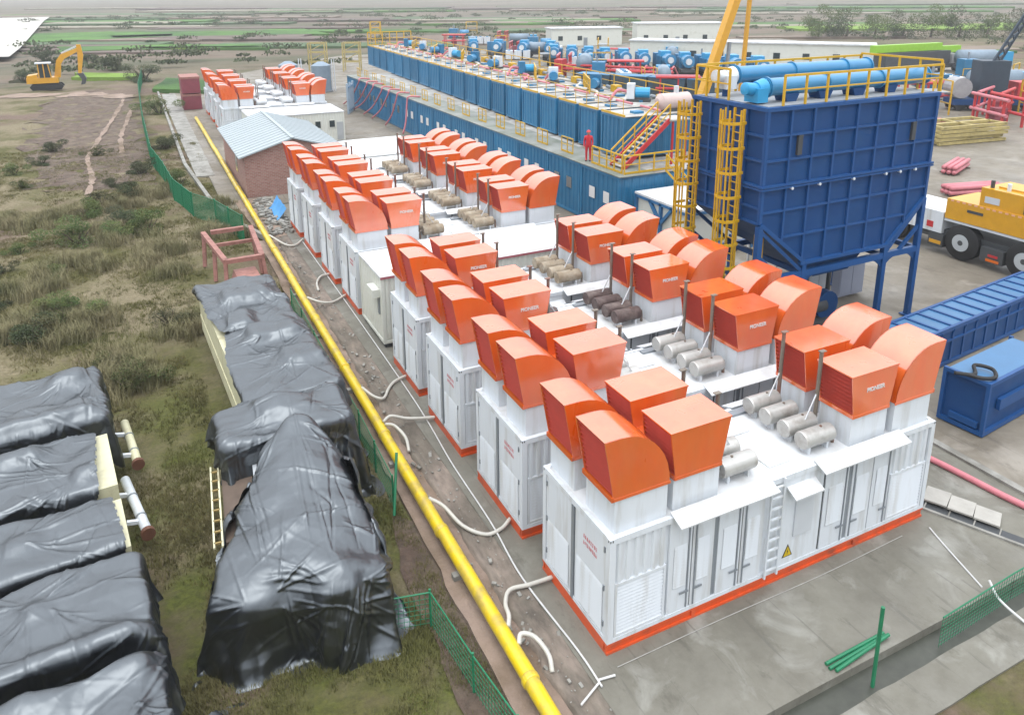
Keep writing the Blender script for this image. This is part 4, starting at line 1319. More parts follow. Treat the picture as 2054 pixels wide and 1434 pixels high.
def cage_ladder(x, y, z0, z1, label):
    t = thing('cage_ladder', label, 'ladder', (x, y, 0))
    for dy in (-0.3, 0.3):
        MB().beam((0, dy, z0), (0, dy, z1), 0.09, 0.09).build('stile', YELL, t)
    n = int((z1 - z0) / 0.38)
    for k in range(n):
        MB().tube([(0, -0.3, z0 + 0.2 + k * 0.38), (0, 0.3, z0 + 0.2 + k * 0.38)], 0.03, 6).build('rung', YELL, t)
    hoopz = np.arange(z0 + 2.0, z1 + 0.01, 1.12)
    for z in hoopz:
        mb = MB()
        pts = [(0, -0.45, z), (-0.35, -0.50, z), (-0.75, -0.42, z), (-0.95, 0.0, z), (-0.75, 0.42, z), (-0.35, 0.50, z), (0, 0.45, z)]
        for a, b in zip(pts[:-1], pts[1:]):
            mb.beam(a, b, 0.05, 0.13)
        mb.build('cage_hoop', YELL, t)
    for px_, py_ in ((-0.35, -0.50), (-0.82, -0.3), (-0.95, 0.0), (-0.82, 0.3), (-0.35, 0.50)):
        MB().beam((px_, py_, z0 + 2.0), (px_, py_, z1), 0.07, 0.05).build('cage_bar', YELL, t)
    return t


cage_ladder(14.75, 12.5, 0.0, 11.55, 'yellow caged ladder on the silo nearer the camera')
cage_ladder(14.75, 15.45, 0.0, 11.55, 'yellow caged ladder on the silo farther from the camera')
o = MB()
t = thing('step_ladder', 'short yellow ladder under the silo beside its near left leg', 'ladder', (15.9, 11.9, 0))
for dy in (-0.25, 0.25):
    MB().beam((0, dy, 0), (0, dy, 5.6), 0.07).build('stile', YELL, t)
for k in range(13):
    MB().beam((0, -0.25, 0.4 + k * 0.4), (0, 0.25, 0.4 + k * 0.4), 0.05).build('rung', YELL, t)
for k, (x, y, lx, ly, h, m, nm, tx) in enumerate(((21.4, 13.6, 1.3, 0.7, 2.6, mat('panel_grey', (0.6, 0.6, 0.6)), 'control_cabinet', 'pale grey control cabinet under the silo'),
                                                  (24.4, 14.2, 1.9, 0.5, 1.9, mat('panel_blue_grey', (0.34, 0.37, 0.46), 0.5, var=0.05), 'control_cabinet', 'blue-grey framed panel seen between the right silo legs'),
                                                  (19.6, 13.2, 1.1, 0.8, 1.5, WHITE, 'control_cabinet', 'white cabinet beside the motors under the silo'))):
    t = thing(nm, tx, 'cabinet', (x, y, 0))
    MB().box(0, 0, 0.1, lx, ly, h).build('body', m, t)
    MB().box(0.06, -0.03, 0.2, lx / 2 - 0.02, 0.0, h - 0.1).build('door', m, t)
    MB().box(lx / 2 + 0.02, -0.03, 0.2, lx - 0.06, 0.0, h - 0.1).build('door', m, t)
    MB().box(-0.04, -0.05, h, lx + 0.04, ly + 0.04, h + 0.06).build('top', GREYS, t)
t = thing('blower', 'dark motor and fan unit on the ground under the silo', 'machine', (20.4, 12.6, 0))
MB().tube([(0, 0, 0.9), (1.0, 0, 0.9)], 0.36, 14).build('motor', DARKG, t, smooth=True)
MB().tube([(1.1, -0.2, 0.9), (1.1, 0.3, 0.9)], 0.75, 16).build('fan_case', NAVY, t)
MB().box(-0.2, -0.5, 0, 1.9, 0.5, 0.25).build('base', DARKG, t)
MB().beam((0.2, 0.5, 0), (0.2, 0.5, 3.4), 0.16).beam((1.8, 0.5, 0), (1.8, 0.5, 3.4), 0.16).beam((0.2, 0.5, 2.8), (1.8, 0.5, 2.4), 0.14).build('stand', DARKG, t)
o = MB().box(22.4, 16.9, 3.0, 26.4, 19.4, 3.1).beam((22.5, 17, 0), (22.5, 17, 3), 0.1).beam((26.3, 17, 0), (26.3, 17, 3), 0.1).beam((22.5, 19.3, 0), (22.5, 19.3, 3), 0.1).beam((26.3, 19.3, 0), (26.3, 19.3, 3), 0.1).build('canopy', WROOF)
tag(o, 'white flat canopy on thin posts seen under the silo', 'canopy')


# ---------------------------------------------------------------- right-hand yard
def rib_box(name, label, cat, loc, rz, lx, ly, h, bays):
    t = thing(name, label, cat, loc, rz)
    MB().box(0.06, 0.06, 0.12, lx - 0.06, ly - 0.06, h - 0.12).build('body', NAVY, t)
    MB().box(0.1, 0.1, h - 0.12, lx - 0.1, ly - 0.1, h - 0.06).build('cover', mat('pale_blue_cover', (0.05, 0.17, 0.34), 0.45, coat=0.1, var=0.12, vscale=0.8), t)
    mb = MB()
    for y in (0, ly - 0.14):
        mb.box(0, y, h - 0.2, lx, y + 0.14, h).box(0, y, 0, lx, y + 0.14, 0.16)
    mb.build('edge_beam', NAVYR, t)
    for k in range(bays + 1):
        x = (lx - 0.12) * k / bays
        MB().box(x, 0.0, 0.16, x + 0.12, 0.08, h - 0.2).build('rib', NAVYR, t)
        MB().box(x, 0.14, h - 0.1, x + 0.12, ly - 0.14, h - 0.001).build('rib', NAVYR, t)
        MB().beam((x + 0.06, -0.02, h - 0.15), (x + 0.06, 0.10, 1.2 * h / 2), 0.05).build('gusset', NAVYR, t)
    MB().box(0.1, -0.02, h * 0.62, lx, 0.06, h * 0.62 + 0.08).build('rib', NAVYR, t)
    return t


rib_box('conveyor_trough', 'long blue ribbed trough lying behind the nearest orange hoods', 'trough', (18.9, 6.1, 0.0), R(6), 14, 1.9, 1.85, 14)
t = thing('tank_skid', 'dark blue framed tank skid with black hose on top at the right edge', 'tank', (18.35, 2.0, 0), R(6))
w_, d_, h_ = 5.0, 1.05, 2.25
MB().box(0.12, 0.12, 0.12, w_, d_ + 0.6, h_ - 0.1).build('body', NAVY, t)
for x in (0, w_):
    for y in (0, d_ + 0.6):
        MB().box(x, y, 0, x + 0.14, y + 0.14, h_).build('corner_post', NAVYR, t)
mb = MB().box(0.14, 0, h_ - 0.16, w_, 0.14, h_ - 0.005).box(0, 0.14, h_ - 0.16, 0.14, d_ + 0.6, h_ - 0.005).box(0.14, 0, 0, w_, 0.14, 0.18).box(0, 0.14, 0, 0.14, d_ + 0.6, 0.18)
mb.build('frame', NAVYR, t)
MB().box(0.15, 0.15, h_ - 0.1, w_, d_ + 0.6, h_ - 0.03).build('top', mat('pale_blue_cover', (0.16, 0.36, 0.55)), t)
MB(lambda p: (p[1], p[0], p[2])).prism([(0.25, 0.25), (1.35, 0.25), (1.35, 0.5), (0.25, 0.5)], -0.02, 0.10).build('sill_step', NAVYR, t)
MB().box(0.9, -0.05, 0.9, w_, 0.1, 1.35).build('side_duct', NAVYR, t)
o = MB().tube(bez([(17.8, 3.1, 2.36), (18.4, 2.7, 2.34), (19.0, 3.1, 2.40), (19.3, 2.6, 2.4), (18.9, 2.2, 2.34), (18.4, 2.35, 2.34), (18.1, 2.9, 2.34)], 8), 0.075, 8).build('hose', BLACK, smooth=True)
tag(o, 'black hose coiled on top of the blue tank skid', 'hose')

# truck crane
ct = thing('truck_crane', 'yellow and white truck crane parked behind the silo at right edge', 'crane', (36.3, 8.0, 0))
MB().box(0.3, 0, 0.9, 2.9, 13.5, 1.6).build('chassis', DARKG, ct)
MB().box(0.0, 8.7, 1.35, 3.1, 13.3, 2.75).build('deck', WHITE, ct)
MB().box(-0.02, 9.3, 1.6, 0.0, 9.75, 2.0).build('red_mark', REDP, ct)
MB().box(0.0, -1.0, 2.28, 3.1, 8.6, 2.42).build('fender', mat('panel_grey', (0.6, 0.6, 0.6)), ct)
for y in (7.3, 3.4, 1.6, 12.2):
    w = MB().tube([(-0.05, y, 1.12), (0.04, y, 1.12), (0.60, y, 1.12), (0.66, y, 1.12)], [0.92, 1.12, 1.12, 0.92], 32).build('wheel', BLACK, ct)
    smooth_angle(w, 40)
    MB().tube([(-0.09, y, 1.12), (-0.09, y, 1.12), (0.0, y, 1.12)], [0.60, 0.54, 0.36], 24).build('rim', mat('rim_grey', (0.5, 0.53, 0.55), 0.4, var=0.1), w)
    MB().tube([(-0.10, y, 1.12), (-0.02, y, 1.12)], 0.17, 12).build('hub', DARKG, w)
MB().box(-0.05, 8.5, 0.45, 0.5, 9.5, 1.3).build('outrigger_box', DARKG, ct)
MB().box(-0.07, 8.6, 0.62, -0.05, 9.4, 0.85).build('marker_stripe', CRANEY, ct)
MB().box(-0.05, 4.6, 0.45, 0.5, 6.0, 1.3).build('outrigger_box', DARKG, ct)
MB().box(-0.07, 4.8, 0.5, -0.05, 5.6, 0.66).build('marker_stripe', mat('marker_orange', (0.75, 0.16, 0.01), 0.4), ct)
MB().box(-0.07, 4.9, 0.8, -0.05, 5.5, 0.95).build('marker_stripe', REDP, ct)
MB().box(0.0, 3.0, 2.45, 3.1, 8.6, 3.75).build('counterweight', CRANEY, ct)
MB().box(-0.03, 6.2, 3.15, 0.0, 7.2, 3.32).build('grab_slot', DARKG, ct)
mb = MB()
for k in range(14):
    mb.box(-0.02, 3.2 + k * 0.38, 3.62, 0.0, 3.4 + k * 0.38, 3.72)
mb.build('marker_stripe', mat('stripe_pink', (0.85, 0.45, 0.30), 0.5, var=0), ct)
MB().box(0.1, 3.5, 3.75, 2.9, 6.6, 4.9).build('winch_house', CRANEY, ct)
MB().box(0.08, 5.4, 4.0, 0.1, 6.3, 4.4).build('plate', mat('panel_grey', (0.6, 0.6, 0.6)), ct)
MB().box(0.06, 3.7, 3.85, 0.1, 3.95, 4.85).build('slot', DARKG, ct)
MB().box(0.4, 0.5, 3.75, 2.6, 3.3, 5.2).build('winch_house', CRANEY, ct)
MB().box(0.8, -6, 3.9, 2.0, 6.0, 5.0).build('boom', CRANEY, ct)
for y in (4.2, 5.2, 6.2):
    MB().tube([(0.5, y, 4.9), (0.5, y, 5.35)], 0.12, 8).build('beacon', DARKG if y > 6 else WHITE, ct)

# pallets / frames on the yard behind the crane
t = thing('frame_stack', 'flat stack of olive yellow frames on the yard behind the silo', 'stack', (68.5, 39.5, 0), R(-8))
for k in range(5):
    mb = MB()
    for x in (0, 4.4, 9.0):
        mb.box(x, 0, k * 0.42 + 0.1, x + 0.3, 4.6, k * 0.42 + 0.3)
    mb.box(-0.2, 0, k * 0.42, 9.4, 0.3, k * 0.42 + 0.32).box(-0.2, 4.3, k * 0.42, 9.4, 4.6, k * 0.42 + 0.32).box(-0.2, 2.0, k * 0.42, 9.4, 2.5, k * 0.42 + 0.3)
    f = mb.build('frame', OLIVE, t)
    f.rotation_euler[2] = 0.03 * math.sin(k * 2)
    f.location.x = 0.25 * math.sin(k * 5)
for k, (x, y, a, tx) in enumerate(((57, 30, 20, 'pink pipe bundle on the yard between silo and frame stack'), (50, 25.5, -15, 'second pink pipe bundle nearer the truck crane'), (76, 47, 5, 'pink pipe rack standing behind the frame stack'))):
    t = thing('pipe_bundle', tx, 'pipes', (x, y, 0), R(a), 'pink pipe bundles')
    for q in range(6):
        MB().tube([(0, 0.45 * (q % 3), 0.25 + 0.4 * (q // 3)), (5.0, 0.45 * (q % 3) + 0.1, 0.25 + 0.4 * (q // 3))], 0.2, 8).build('pipe', PINKH, t, smooth=True)
    for q in (0.8, 4.2):
        MB().box(q, -0.3, 0, q + 0.2, 1.4, 0.06).build('bearer', WOODB, t)

# coiled tubing crane / dark mast truck
bt = thing('mast_truck', 'dark mast truck with lattice boom at the top right corner', 'truck', (96.5, 54.0, 0), R(-30))
MB().box(-4, -1.5, 0.8, 7, 1.5, 1.6).build('chassis', NAVY, bt)
for x in (-3, -1.2, 4.2, 6.0):
    for y in (-1.4, 1.0):
        w = MB().tube([(x, y, 0.75), (x, y + 0.5, 0.75)], 0.75, 14).build('wheel', BLACK, bt)
DKB = mat('dark_blue_grey', (0.03, 0.05, 0.075), 0.5, var=0.2)
MB().box(-0.8, -1.4, 1.6, 3.0, 1.4, 6.8).build('tower_body', DKB, bt)
MB().box(4.4, -1.4, 1.6, 6.9, 1.4, 3.9).build('cab', REDP, bt)
MB().box(6.9, -1.1, 2.7, 6.93, 1.1, 3.6).build('windscreen', GLASS, bt)
mb = MB()
A0, A1 = Vector((0.8, -0.8, 6.6)), Vector((5.4, -0.5, 15.5))
B0, B1 = Vector((2.6, 0.8, 6.6)), Vector((6.6, 0.5, 15.5))
mb.beam(A0, A1, 0.28).beam(B0, B1, 0.28)
for k in range(9):
    a = A0.lerp(A1, k / 9)
    b = B0.lerp(B1, (k + 1) / 9)
    mb.beam(a, b, 0.16).beam(B0.lerp(B1, k / 9), b - (B1 - B0) * 0 if False else A0.lerp(A1, (k + 1) / 9), 0.16)
mb.build('lattice_boom', DKB, bt)
MB().tube([(-3.0, -1.3, 3.1), (-3.0, 1.3, 3.1)], 1.4, 18).build('reel', mat('reel_grey', (0.35, 0.35, 0.36), 0.5, var=0.2), bt)
bt2 = thing('boom_crane', 'lime green telescopic crane boom lying level behind the silo', 'crane', (119.5, 90.5, 0), R(-2))
MB().box(0, -0.5, 4.3, 18.5, 0.9, 5.7).build('boom', LIME, bt2)
MB().box(18.5, -0.3, 3.7, 24.4, 0.7, 5.0).build('inner_boom', LIME, bt2)
MB().box(2, -1.4, 1.6, 20, 1.6, 4.2).build('superstructure', DARKG, bt2)
MB().box(-2, -1.5, 0.8, 24, 1.7, 1.6).build('chassis', DARKG, bt2)
MB().box(20.5, -1.5, 1.6, 24, 1.7, 3.4).build('cab', mat('reel_grey', (0.35, 0.35, 0.36)), bt2)
for x in (0, 3, 15, 18, 22):
    MB().tube([(x, -1.55, 0.75), (x, -1.0, 0.75)], 0.75, 14).build('wheel', BLACK, bt2)

# yellow crane booms behind the silo
for k, (x, y, h, lean, w, tx) in enumerate(((47.0, 52.0, 22.0, 6.2, 0.85, 'wide yellow crane boom rising behind the silo'), (52.0, 53.0, 18.0, 0.6, 0.36, 'thin yellow crane mast right of the wide yellow boom'))):
    t = thing('yellow_crane', tx, 'crane', (x, y, 0), 0, 'yellow cranes behind the silo')
    MB().box(-2.5, -1.5, 0.8, 6, 1.5, 2.2).build('carrier', CRANEY, t)
    for q in (-1.8, 0.2, 4.5):
        MB().tube([(q, -1.7, 0.75), (q, -1.1, 0.75)], 0.75, 14).build('wheel', BLACK, t)
    zb = 2.2
    mb = MB().beam((-2.4 if k == 0 else 0, 0, zb), (lean - 1.2 if k == 0 else lean, 0, h), w, w)
    mb.build('boom', CRANEY, t)
    MB().beam((1.6, 0, zb), (lean * 0.35, 0, h * 0.5), 0.3).build('lift_ram', GREYS, t)
o = MB().beam((48.6, 52.5, 9.2), (48.9, 52.5, 13.0), 0.5, 0.5).beam((48.4, 52.5, 7.5), (48.6, 52.5, 9.2), 0.8, 0.8)

# ---------------------------------------------------------------- far plant: white sheds, pump trucks, manifolds
def shed(label, x, y, rz, lx, ly, h, group='white sheds'):
    t = thing('white_shed', label, 'shed', (x, y, 0), R(rz), group)
    MB().box(0, 0, 0, lx, ly, h).build('wall', CREAM, t)
    MB().box(-0.3, -0.3, h, lx + 0.3, ly + 0.3, h + 0.3).build('roof', WROOF, t)
    n = int(lx / 6)
    for k in range(n):
        w = MB().box(2 + k * 6, -0.06, 1.6, 3.4 + k * 6, 0.0, 2.9).build('window', GLASS, t)
    MB().box(lx * 0.45, -0.08, 0, lx * 0.45 + 1.2, -0.001, 2.4).build('door', GREYS, t)
    return t


shed('white shed at top centre, leftmost of the three far white sheds', 104, 190, -14, 22, 7, 5.0)
shed('taller white shed at the top, middle of the three far white sheds', 129, 182, -24, 26, 8, 6.2)
shed('long white shed reaching behind the silo, rightmost of the far white sheds', 96, 138, -50, 52, 6, 4.8)


def pump_truck(label, x, y, rz):
    t = thing('pump_truck', label, 'truck', (x, y, 0), R(rz), 'blue pump trucks')
    MB().box(-5, -1.3, 0.9, 5, 1.3, 1.4).build('chassis', DARKG, t)
    for q in (-4, -2.5, 3.6):
        MB().tube([(q, -1.4, 0.7), (q, 1.4, 0.7)], 0.7, 12).build('axle_wheels', BLACK, t)
    MB().box(3.0, -1.3, 1.4, 5.1, 1.3, 3.7).build('cab', TANKB, t)
    MB().box(-1.6, -1.2, 1.4, 2.6, 1.2, 3.4).build('engine_house', TANKB, t)
    MB().tube([(-4.8, -0.1, 2.9), (-1.8, -0.1, 2.9)], 1.15, 14).build('radiator_drum', SKYB, t)
    MB().tube([(-5.0, -0.1, 2.9), (-4.82, -0.1, 2.9)], 0.62, 12).build('drum_cap', WHITE, t)
    MB().box(-1.2, -1.0, 3.4, 1.6, 1.0, 4.4).build('air_box', CYANB, t)
    return t


for k in range(11):
    f = k / 10
    pump_truck('blue pump truck in the far line before the white sheds, ' + N2[k] + ' from the left', 78 + 17 * f + rng.uniform(-.5, .5), 142 - 46 * f, 63 + rng.uniform(-5, 5))
for k in range(4):
    pump_truck('blue pump truck left of the red manifold, ' + N2[k] + ' from the left', 70 + 4.5 * k, 152 - 5.5 * k + 18, 60 + rng.uniform(-9, 9))
mf = thing('red_manifold', 'long red pipe manifold skid in front of the pump trucks', 'manifold', (66, 118, 0), R(-52))
for yo, zz in ((0, 1.6), (0.9, 1.6), (0.45, 2.3)):
    MB().tube([(0, yo, zz), (22, yo, zz)], 0.22, 8).build('header_pipe', REDP, mf)
for k in range(9):
    MB().box(k * 2.6, -0.3, 0, k * 2.6 + 0.3, 1.3, 1.5).build('stand', DARKG, mf)
    MB().tube(bez([(k * 2.6 + 0.8, 0.9, 1.7), (k * 2.6 + 0.9, 2.2, 2.6), (k * 2.6 + 1.2, 4.2, 1.0)], 5), 0.14, 6).build('branch_pipe', PINKH, mf)
MB().box(-1.0, -1.0, 0, 0.6, 1.6, 3.4).build('end_frame', REDP, mf)
for k in range(4):
    t = thing('dark_container', 'dark blue-grey container below the red manifold, ' + N2[k] + ' from the left', 'container', (57.5 + 3.6 * k, 98 - 5.2 * k, 0), R(-55), 'dark containers')
    MB().box(0, 0, 0.1, 5.9, 3, 2.9).build('body', mat('dark_slate', (0.035, 0.075, 0.11), 0.5, var=0.2, vscale=0.7), t)
    MB().box(-0.05, -0.05, 2.9, 5.95, 3.05, 3.0).build('roof', TANKB, t)
    MB().box(0.8, -0.06, 0.3, 2.2, 0.0, 2.5).build('door', DARKG, t)
# crowded equipment yard between tanks and sheds
def eq_skid(kind, label, x, y, rz, sc=1.0):
    t = thing('equipment_skid', label, 'machine', (x, y, 0), rz, 'crowded yard equipment')
    if kind == 0:      # blue blender skid
        MB().box(-3, -1.3, 0.3, 3, 1.3, 0.7).build('base', DARKG, t)
        MB().box(-2.8, -1.1, 0.7, -0.4, 1.1, 3.0).build('engine_house', TANKB, t)
        MB().tube([(0.2, 0, 1.8), (2.6, 0, 1.8)], 0.9, 14).build('drum', SKYB, t, smooth=True)
        MB().tube([(-1.6, 0.3, 3.0), (-1.6, 0.3, 4.0)], 0.16, 8).build('exhaust', GREYS, t)
        MB().beam((-3, -1.3, 1.7), (3, -1.3, 1.7), 0.1).beam((-3, -1.3, 0.7), (-3, -1.3, 1.7), 0.1).beam((3, -1.3, 0.7), (3, -1.3, 1.7), 0.1).build('handrail', YELL, t)
    elif kind == 1:    # red pipe frame
        for px_ in (-2.4, 0, 2.4):
            MB().beam((px_, -1, 0), (px_, -1, 2.8), 0.2).build('post', REDP, t)
            MB().beam((px_, 1, 0), (px_, 1, 2.8), 0.2).build('post', REDP, t)
        for q in (1.2, 2.7):
            MB().tube([(-3, -1, q), (3, -1, q)], 0.17, 8).build('pipe', REDP, t)
            MB().tube([(-3, 1, q), (3, 1, q)], 0.17, 8).build('pipe', PINKH, t)
        MB().box(-0.6, -0.6, 0, 0.6, 0.6, 1.6).build('valve_block', MAROON, t)
    elif kind == 2:    # white chemical totes
        for px_ in (-2.4, -0.6, 1.2):
            MB().box(px_, -0.8, 0.2, px_ + 1.5, 0.8, 1.9).build('tote', WHITE, t)
            MB().box(px_ + 0.4, -0.3, 1.9, px_ + 1.0, 0.3, 2.05).build('lid', SKYB, t)
        MB().box(-2.6, -0.95, 0, 2.9, 0.95, 0.2).build('pallet', WOODB, t)
    elif kind == 3:    # grey-blue tank truck
        MB().box(-4, -1.2, 0.7, 4, 1.2, 1.2).build('chassis', DARKG, t)
        MB().tube([(-3.9, 0, 2.4), (1.8, 0, 2.4)], 1.2, 16).build('tank', mat('grey_blue', (0.22, 0.29, 0.36)), t, smooth=True)
        MB().box(2.1, -1.2, 1.2, 4.1, 1.2, 3.3).build('cab', CYANB, t)
        MB().box(4.1, -1.0, 2.2, 4.13, 1.0, 3.1).build('windscreen', GLASS, t)
        for px_ in (-3, -1.6, 3):
            MB().tube([(px_, -1.3, 0.65), (px_, 1.3, 0.65)], 0.65, 12).build('axle_wheels', BLACK, t)
    else:              # yellow scaffold platform
        for px_ in (-1.6, 1.6):
            for py_ in (-1, 1):
                MB().beam((px_, py_, 0), (px_, py_, 3.6), 0.14).build('post', YELL, t)
        for q in (1.2, 2.4, 3.6):
            MB().beam((-1.6, -1, q), (1.6, -1, q), 0.12).build('rail', YELL, t)
            MB().beam((-1.6, 1, q), (1.6, 1, q), 0.12).build('rail', YELL, t)
        MB().box(-1.6, -1, 2.36, 1.6, 1, 2.44).build('deck', GREYS, t)
    t.scale = (sc,) * 3
    return t


KN = ['blue engine skid', 'red pipe frame', 'white totes', 'grey tank truck', 'yellow platform']
yard_spots = [('nearest row', [(80.7, 209.6), (78.9, 191.4), (77.2, 174.2), (75.4, 155.8), (73.7, 138.9), (72.7, 128.3), (71.7, 118.5), (71.1, 112.2), (70.1, 102.4), (69.5, 94.0), (68.2, 84.6)]),
              ('second row', [(92.8, 234.6), (89.5, 209.8), (86.7, 188.7), (85.1, 176.7), (82.8, 159.4), (80.7, 145.1), (79.0, 131.6), (77.5, 121.4), (76.3, 111.0), (74.3, 96.4)]),
              ('third row', [(108.7, 261.0), (101.3, 218.1), (97.5, 196.2), (94.7, 180.1), (92.2, 165.3), (98.6, 153.6), (95.7, 142.4), (100.5, 128.0), (98.0, 112.0), (92.0, 98.0)])]
for rn, lst in yard_spots:
    for k, (x, y) in enumerate(lst):
        kd = (k * 2 + len(rn)) % 5
        eq_skid(kd, KN[kd] + ' behind the tanks, ' + rn + ', ' + N2[k] + ' from left', x, y, R(rng.choice([-26, 64, -34, 55])), rng.uniform(1.0, 1.3))
for k, (x, y, kd, tx) in enumerate(((93.0, 60.0, 1, 'red pipe frame right of the silo, left of the mast truck'), (93.2, 49.5, 1, 'red pipe frame at the right edge, directly under the mast truck'), (108.9, 58.5, 3, 'grey tank truck behind the mast truck at right edge'),
                                    (88.3, 55.0, 4, 'yellow platform between silo and mast truck'), (113, 70, 2, 'white totes far right of the silo, behind the mast truck'), (87.5, 45.5, 1, 'red pipe frame at the right edge beside the frame stack'),
                                    (131, 76.7, 0, 'blue engine skid under the lime green boom end'), (143, 84, 3, 'grey tank truck beyond the lime green boom'), (102, 66, 0, 'blue engine skid just behind the mast truck'),
                                    (143, 72, 1, 'red pipe frame farthest right in the yard'), (120, 62, 4, 'yellow platform at the right edge behind grey tank truck'), (98.5, 47, 4, 'yellow platform at the right edge beside the mast truck'))):
    eq_skid(kd, tx, x, y, R(rng.choice([-26, 64, 20])), 1.25)
# gear on tank roofs
for k in range(10):
    y = 40 + k * 7.6
    x = 28.2 + (y - 34.3) * 0.052 + rng.uniform(-0.6, 0.6)
    t = thing('roof_pump', 'blue pump on the upper tank roofs, ' + N2[k] + ' counted from the silo', 'pump', (x, y, 7.46), rng.uniform(0, 3), 'roof pumps')
    MB().box(-1.0, -0.6, 0, 1.0, 0.6, 0.25).build('base', DARKG, t)
    MB().tube([(-0.9, 0, 0.75), (0.3, 0, 0.75)], 0.45, 12).build('motor', SKYB if k % 3 else CYANB, t)
    MB().box(0.35, -0.5, 0.25, 1.0, 0.5, 1.5).build('pump_head', TANKB if k % 2 else WHITE, t)
    MB().tube(bez([(1.0, 0, 0.8), (1.8, 0.2, 0.9), (2.4, 0.8, 0.1)], 5), 0.13, 6).build('outlet_hose', PINKH, t)
for k in range(6):
    y = 46 + k * 11.5
    x = 30.2 + (y - 34.3) * 0.052
    rail('roof_rail', 'short yellow frame around the roof pumps, ' + N2[k] + ' counted from the silo', (x - 3, y, 7.46), (x - 0.6, y + 5.0, 7.46), 1.3, 4, r=0.07, group='roof pump frames')
for k in range(5):
    y = 44 + k * 15
    x = 30 + (y - 34.3) * 0.052
    o = MB().tube(bez([(x - 4, y - 1, 7.6), (x - 2, y + 2, 7.65), (x - 1.6, y + 6, 7.6), (x + 0.5, y + 9, 7.62), (x + 0.3, y + 13, 7.6)], 6), 0.14, 8).build('hose', PINKH if k % 2 else HOSE)
    tag(o, ('faded red' if k % 2 else 'pale') + ' hose lying on the upper tank roofs, ' + N2[k] + ' counted from the silo', 'hose', 'roof hoses')
t = thing('white_tank', 'rounded pale pink tank at the near end of the tank roofs', 'tank', (28.4, 34.6, 7.46))
smooth_angle(MB().tube([(-1.6, 0, 0.75), (-1.3, 0, 0.75), (1.3, 0, 0.75), (1.6, 0, 0.75)], [0.3, 0.65, 0.65, 0.3], 16).build('shell', mat('pale_pink', (0.62, 0.48, 0.44), 0.5, var=0.1), t), 40)
MB().box(-1.2, -0.5, 0, 1.2, 0.5, 0.2).build('base', DARKG, t)
MB().tube([(0.2, 0, 1.3), (0.2, 0, 1.9)], 0.2, 10).build('vent', WHITE, t)
# yellow platforms in the far distance
for k, (x, y, a, tx) in enumerate(((66, 250, 0, 'faded yellow platform far behind the left end of tanks'), (24.5, 152, 0, 'left of two olive sheds standing behind the far generator containers'), (31, 149, 0, 'right of two olive sheds standing behind the far generator containers'))):
    t = thing('platform_frame', tx, 'frame', (x, y, 0), R(-24))
    for px_ in (0, 3.4):
        for py_ in (0, 2.4):
            MB().beam((px_, py_, 0), (px_, py_, 6.0), 0.25).build('post', YELL if k == 0 else OLIVE, t)
    for z in (2, 4, 5.9):
        MB().beam((0, 0, z), (3.4, 0, z), 0.22).build('beam', YELL if k == 0 else OLIVE, t)
        MB().beam((0, 2.4, z), (3.4, 2.4, z), 0.22).build('beam', YELL if k == 0 else OLIVE, t)
    for z in (2.2, 4.2):
        MB().beam((0, 0, z), (3.4, 0, z + 1.7), 0.16).build('brace', YELL if k == 0 else OLIVE, t)
for k, (x, y, tx) in enumerate(((14.8, 122, 'grey blue tank behind the far generator containers, left of the pair'), (19.6, 118.5, 'grey blue tank behind the far generator containers, right of the pair'))):
    t = thing('vertical_tank', tx, 'tank', (x, y, 0), 0, 'grey tanks behind far generators')
    smooth_angle(MB().tube([(0, 0, 0.2), (0, 0, 4.4), (0, 0, 5.0)], [1.6, 1.6, 0.5], 18).build('shell', mat('grey_blue', (0.22, 0.29, 0.36), 0.45, var=0.15), t), 40)
    MB().beam((1.7, -0.6, 0), (1.7, -0.6, 5.4), 0.14).beam((2.1, -0.6, 0), (2.1, -0.6, 5.4), 0.14).build('ladder', WHITE, t)
    MB().tube([(0, 0, 0), (0, 0, 0.25)], 1.8, 18).build('base', GREYS, t)
# small vehicles parked behind far generators: blue rack at left end of tank row
t = thing('pipe_rack', 'pale blue rack of upright pipes at left end of the lower tanks', 'rack', (17.2, 92, 0))
for k in range(5):
    MB().tube([(0.4 * k, 0.8 * k, 0), (0.4 * k, 0.8 * k, 4.2 - 0.3 * (k % 2))], 0.16, 8).build('pipe', mat('pale_steel_blue', (0.36, 0.46, 0.55), 0.4, var=0.1), t)
for z in (0.4, 3.6):
    MB().beam((0, 0, z), (1.6, 3.2, z), 0.2).build('beam', TANKB, t)

# ---------------------------------------------------------------- excavator
ex = thing('excavator', 'yellow excavator standing on bare soil at the top left', 'excavator', (-22.8, 144.5, 0.1), R(0))
for y in (-1.5, 1.0):
    pr_ = [(-2.6, 0.5), (-2.2, 0.0), (2.2, 0.0), (2.6, 0.5), (2.2, 1.0), (-2.2, 1.0)]
    MB().prism(pr_, y, y + 0.6).build('track', BLACK, ex)
MB().box(-2.9, -1.5, 1.15, 1.9, 1.5, 2.1).build('engine_deck', CRANEY, ex)
MB().prism([(-2.95, 1.2), (-1.2, 1.2), (-1.2, 2.7), (-2.75, 2.5)], -1.45, 1.45).build('counterweight', CRANEY, ex)
cabx = MB().prism([(-0.9, 2.1), (0.9, 2.1), (0.95, 3.3), (0.6, 4.5), (-0.9, 4.5)], -1.5, -0.2).build('cab', GLASS, ex)
MB().box(-1.3, -1.7, 4.5, 1.1, 0.0, 4.7).build('cab_roof', WHITE, cabx)
for a, b in (((-0.9, -1.5, 2.1), (-0.9, -1.5, 4.5)), ((0.9, -1.5, 2.1), (0.62, -1.5, 4.5)), ((-0.1, -1.52, 2.1), (-0.1, -1.52, 4.5))):
    MB().beam(a, b, 0.16).build('pillar', CRANEY, cabx)
bo = MB()
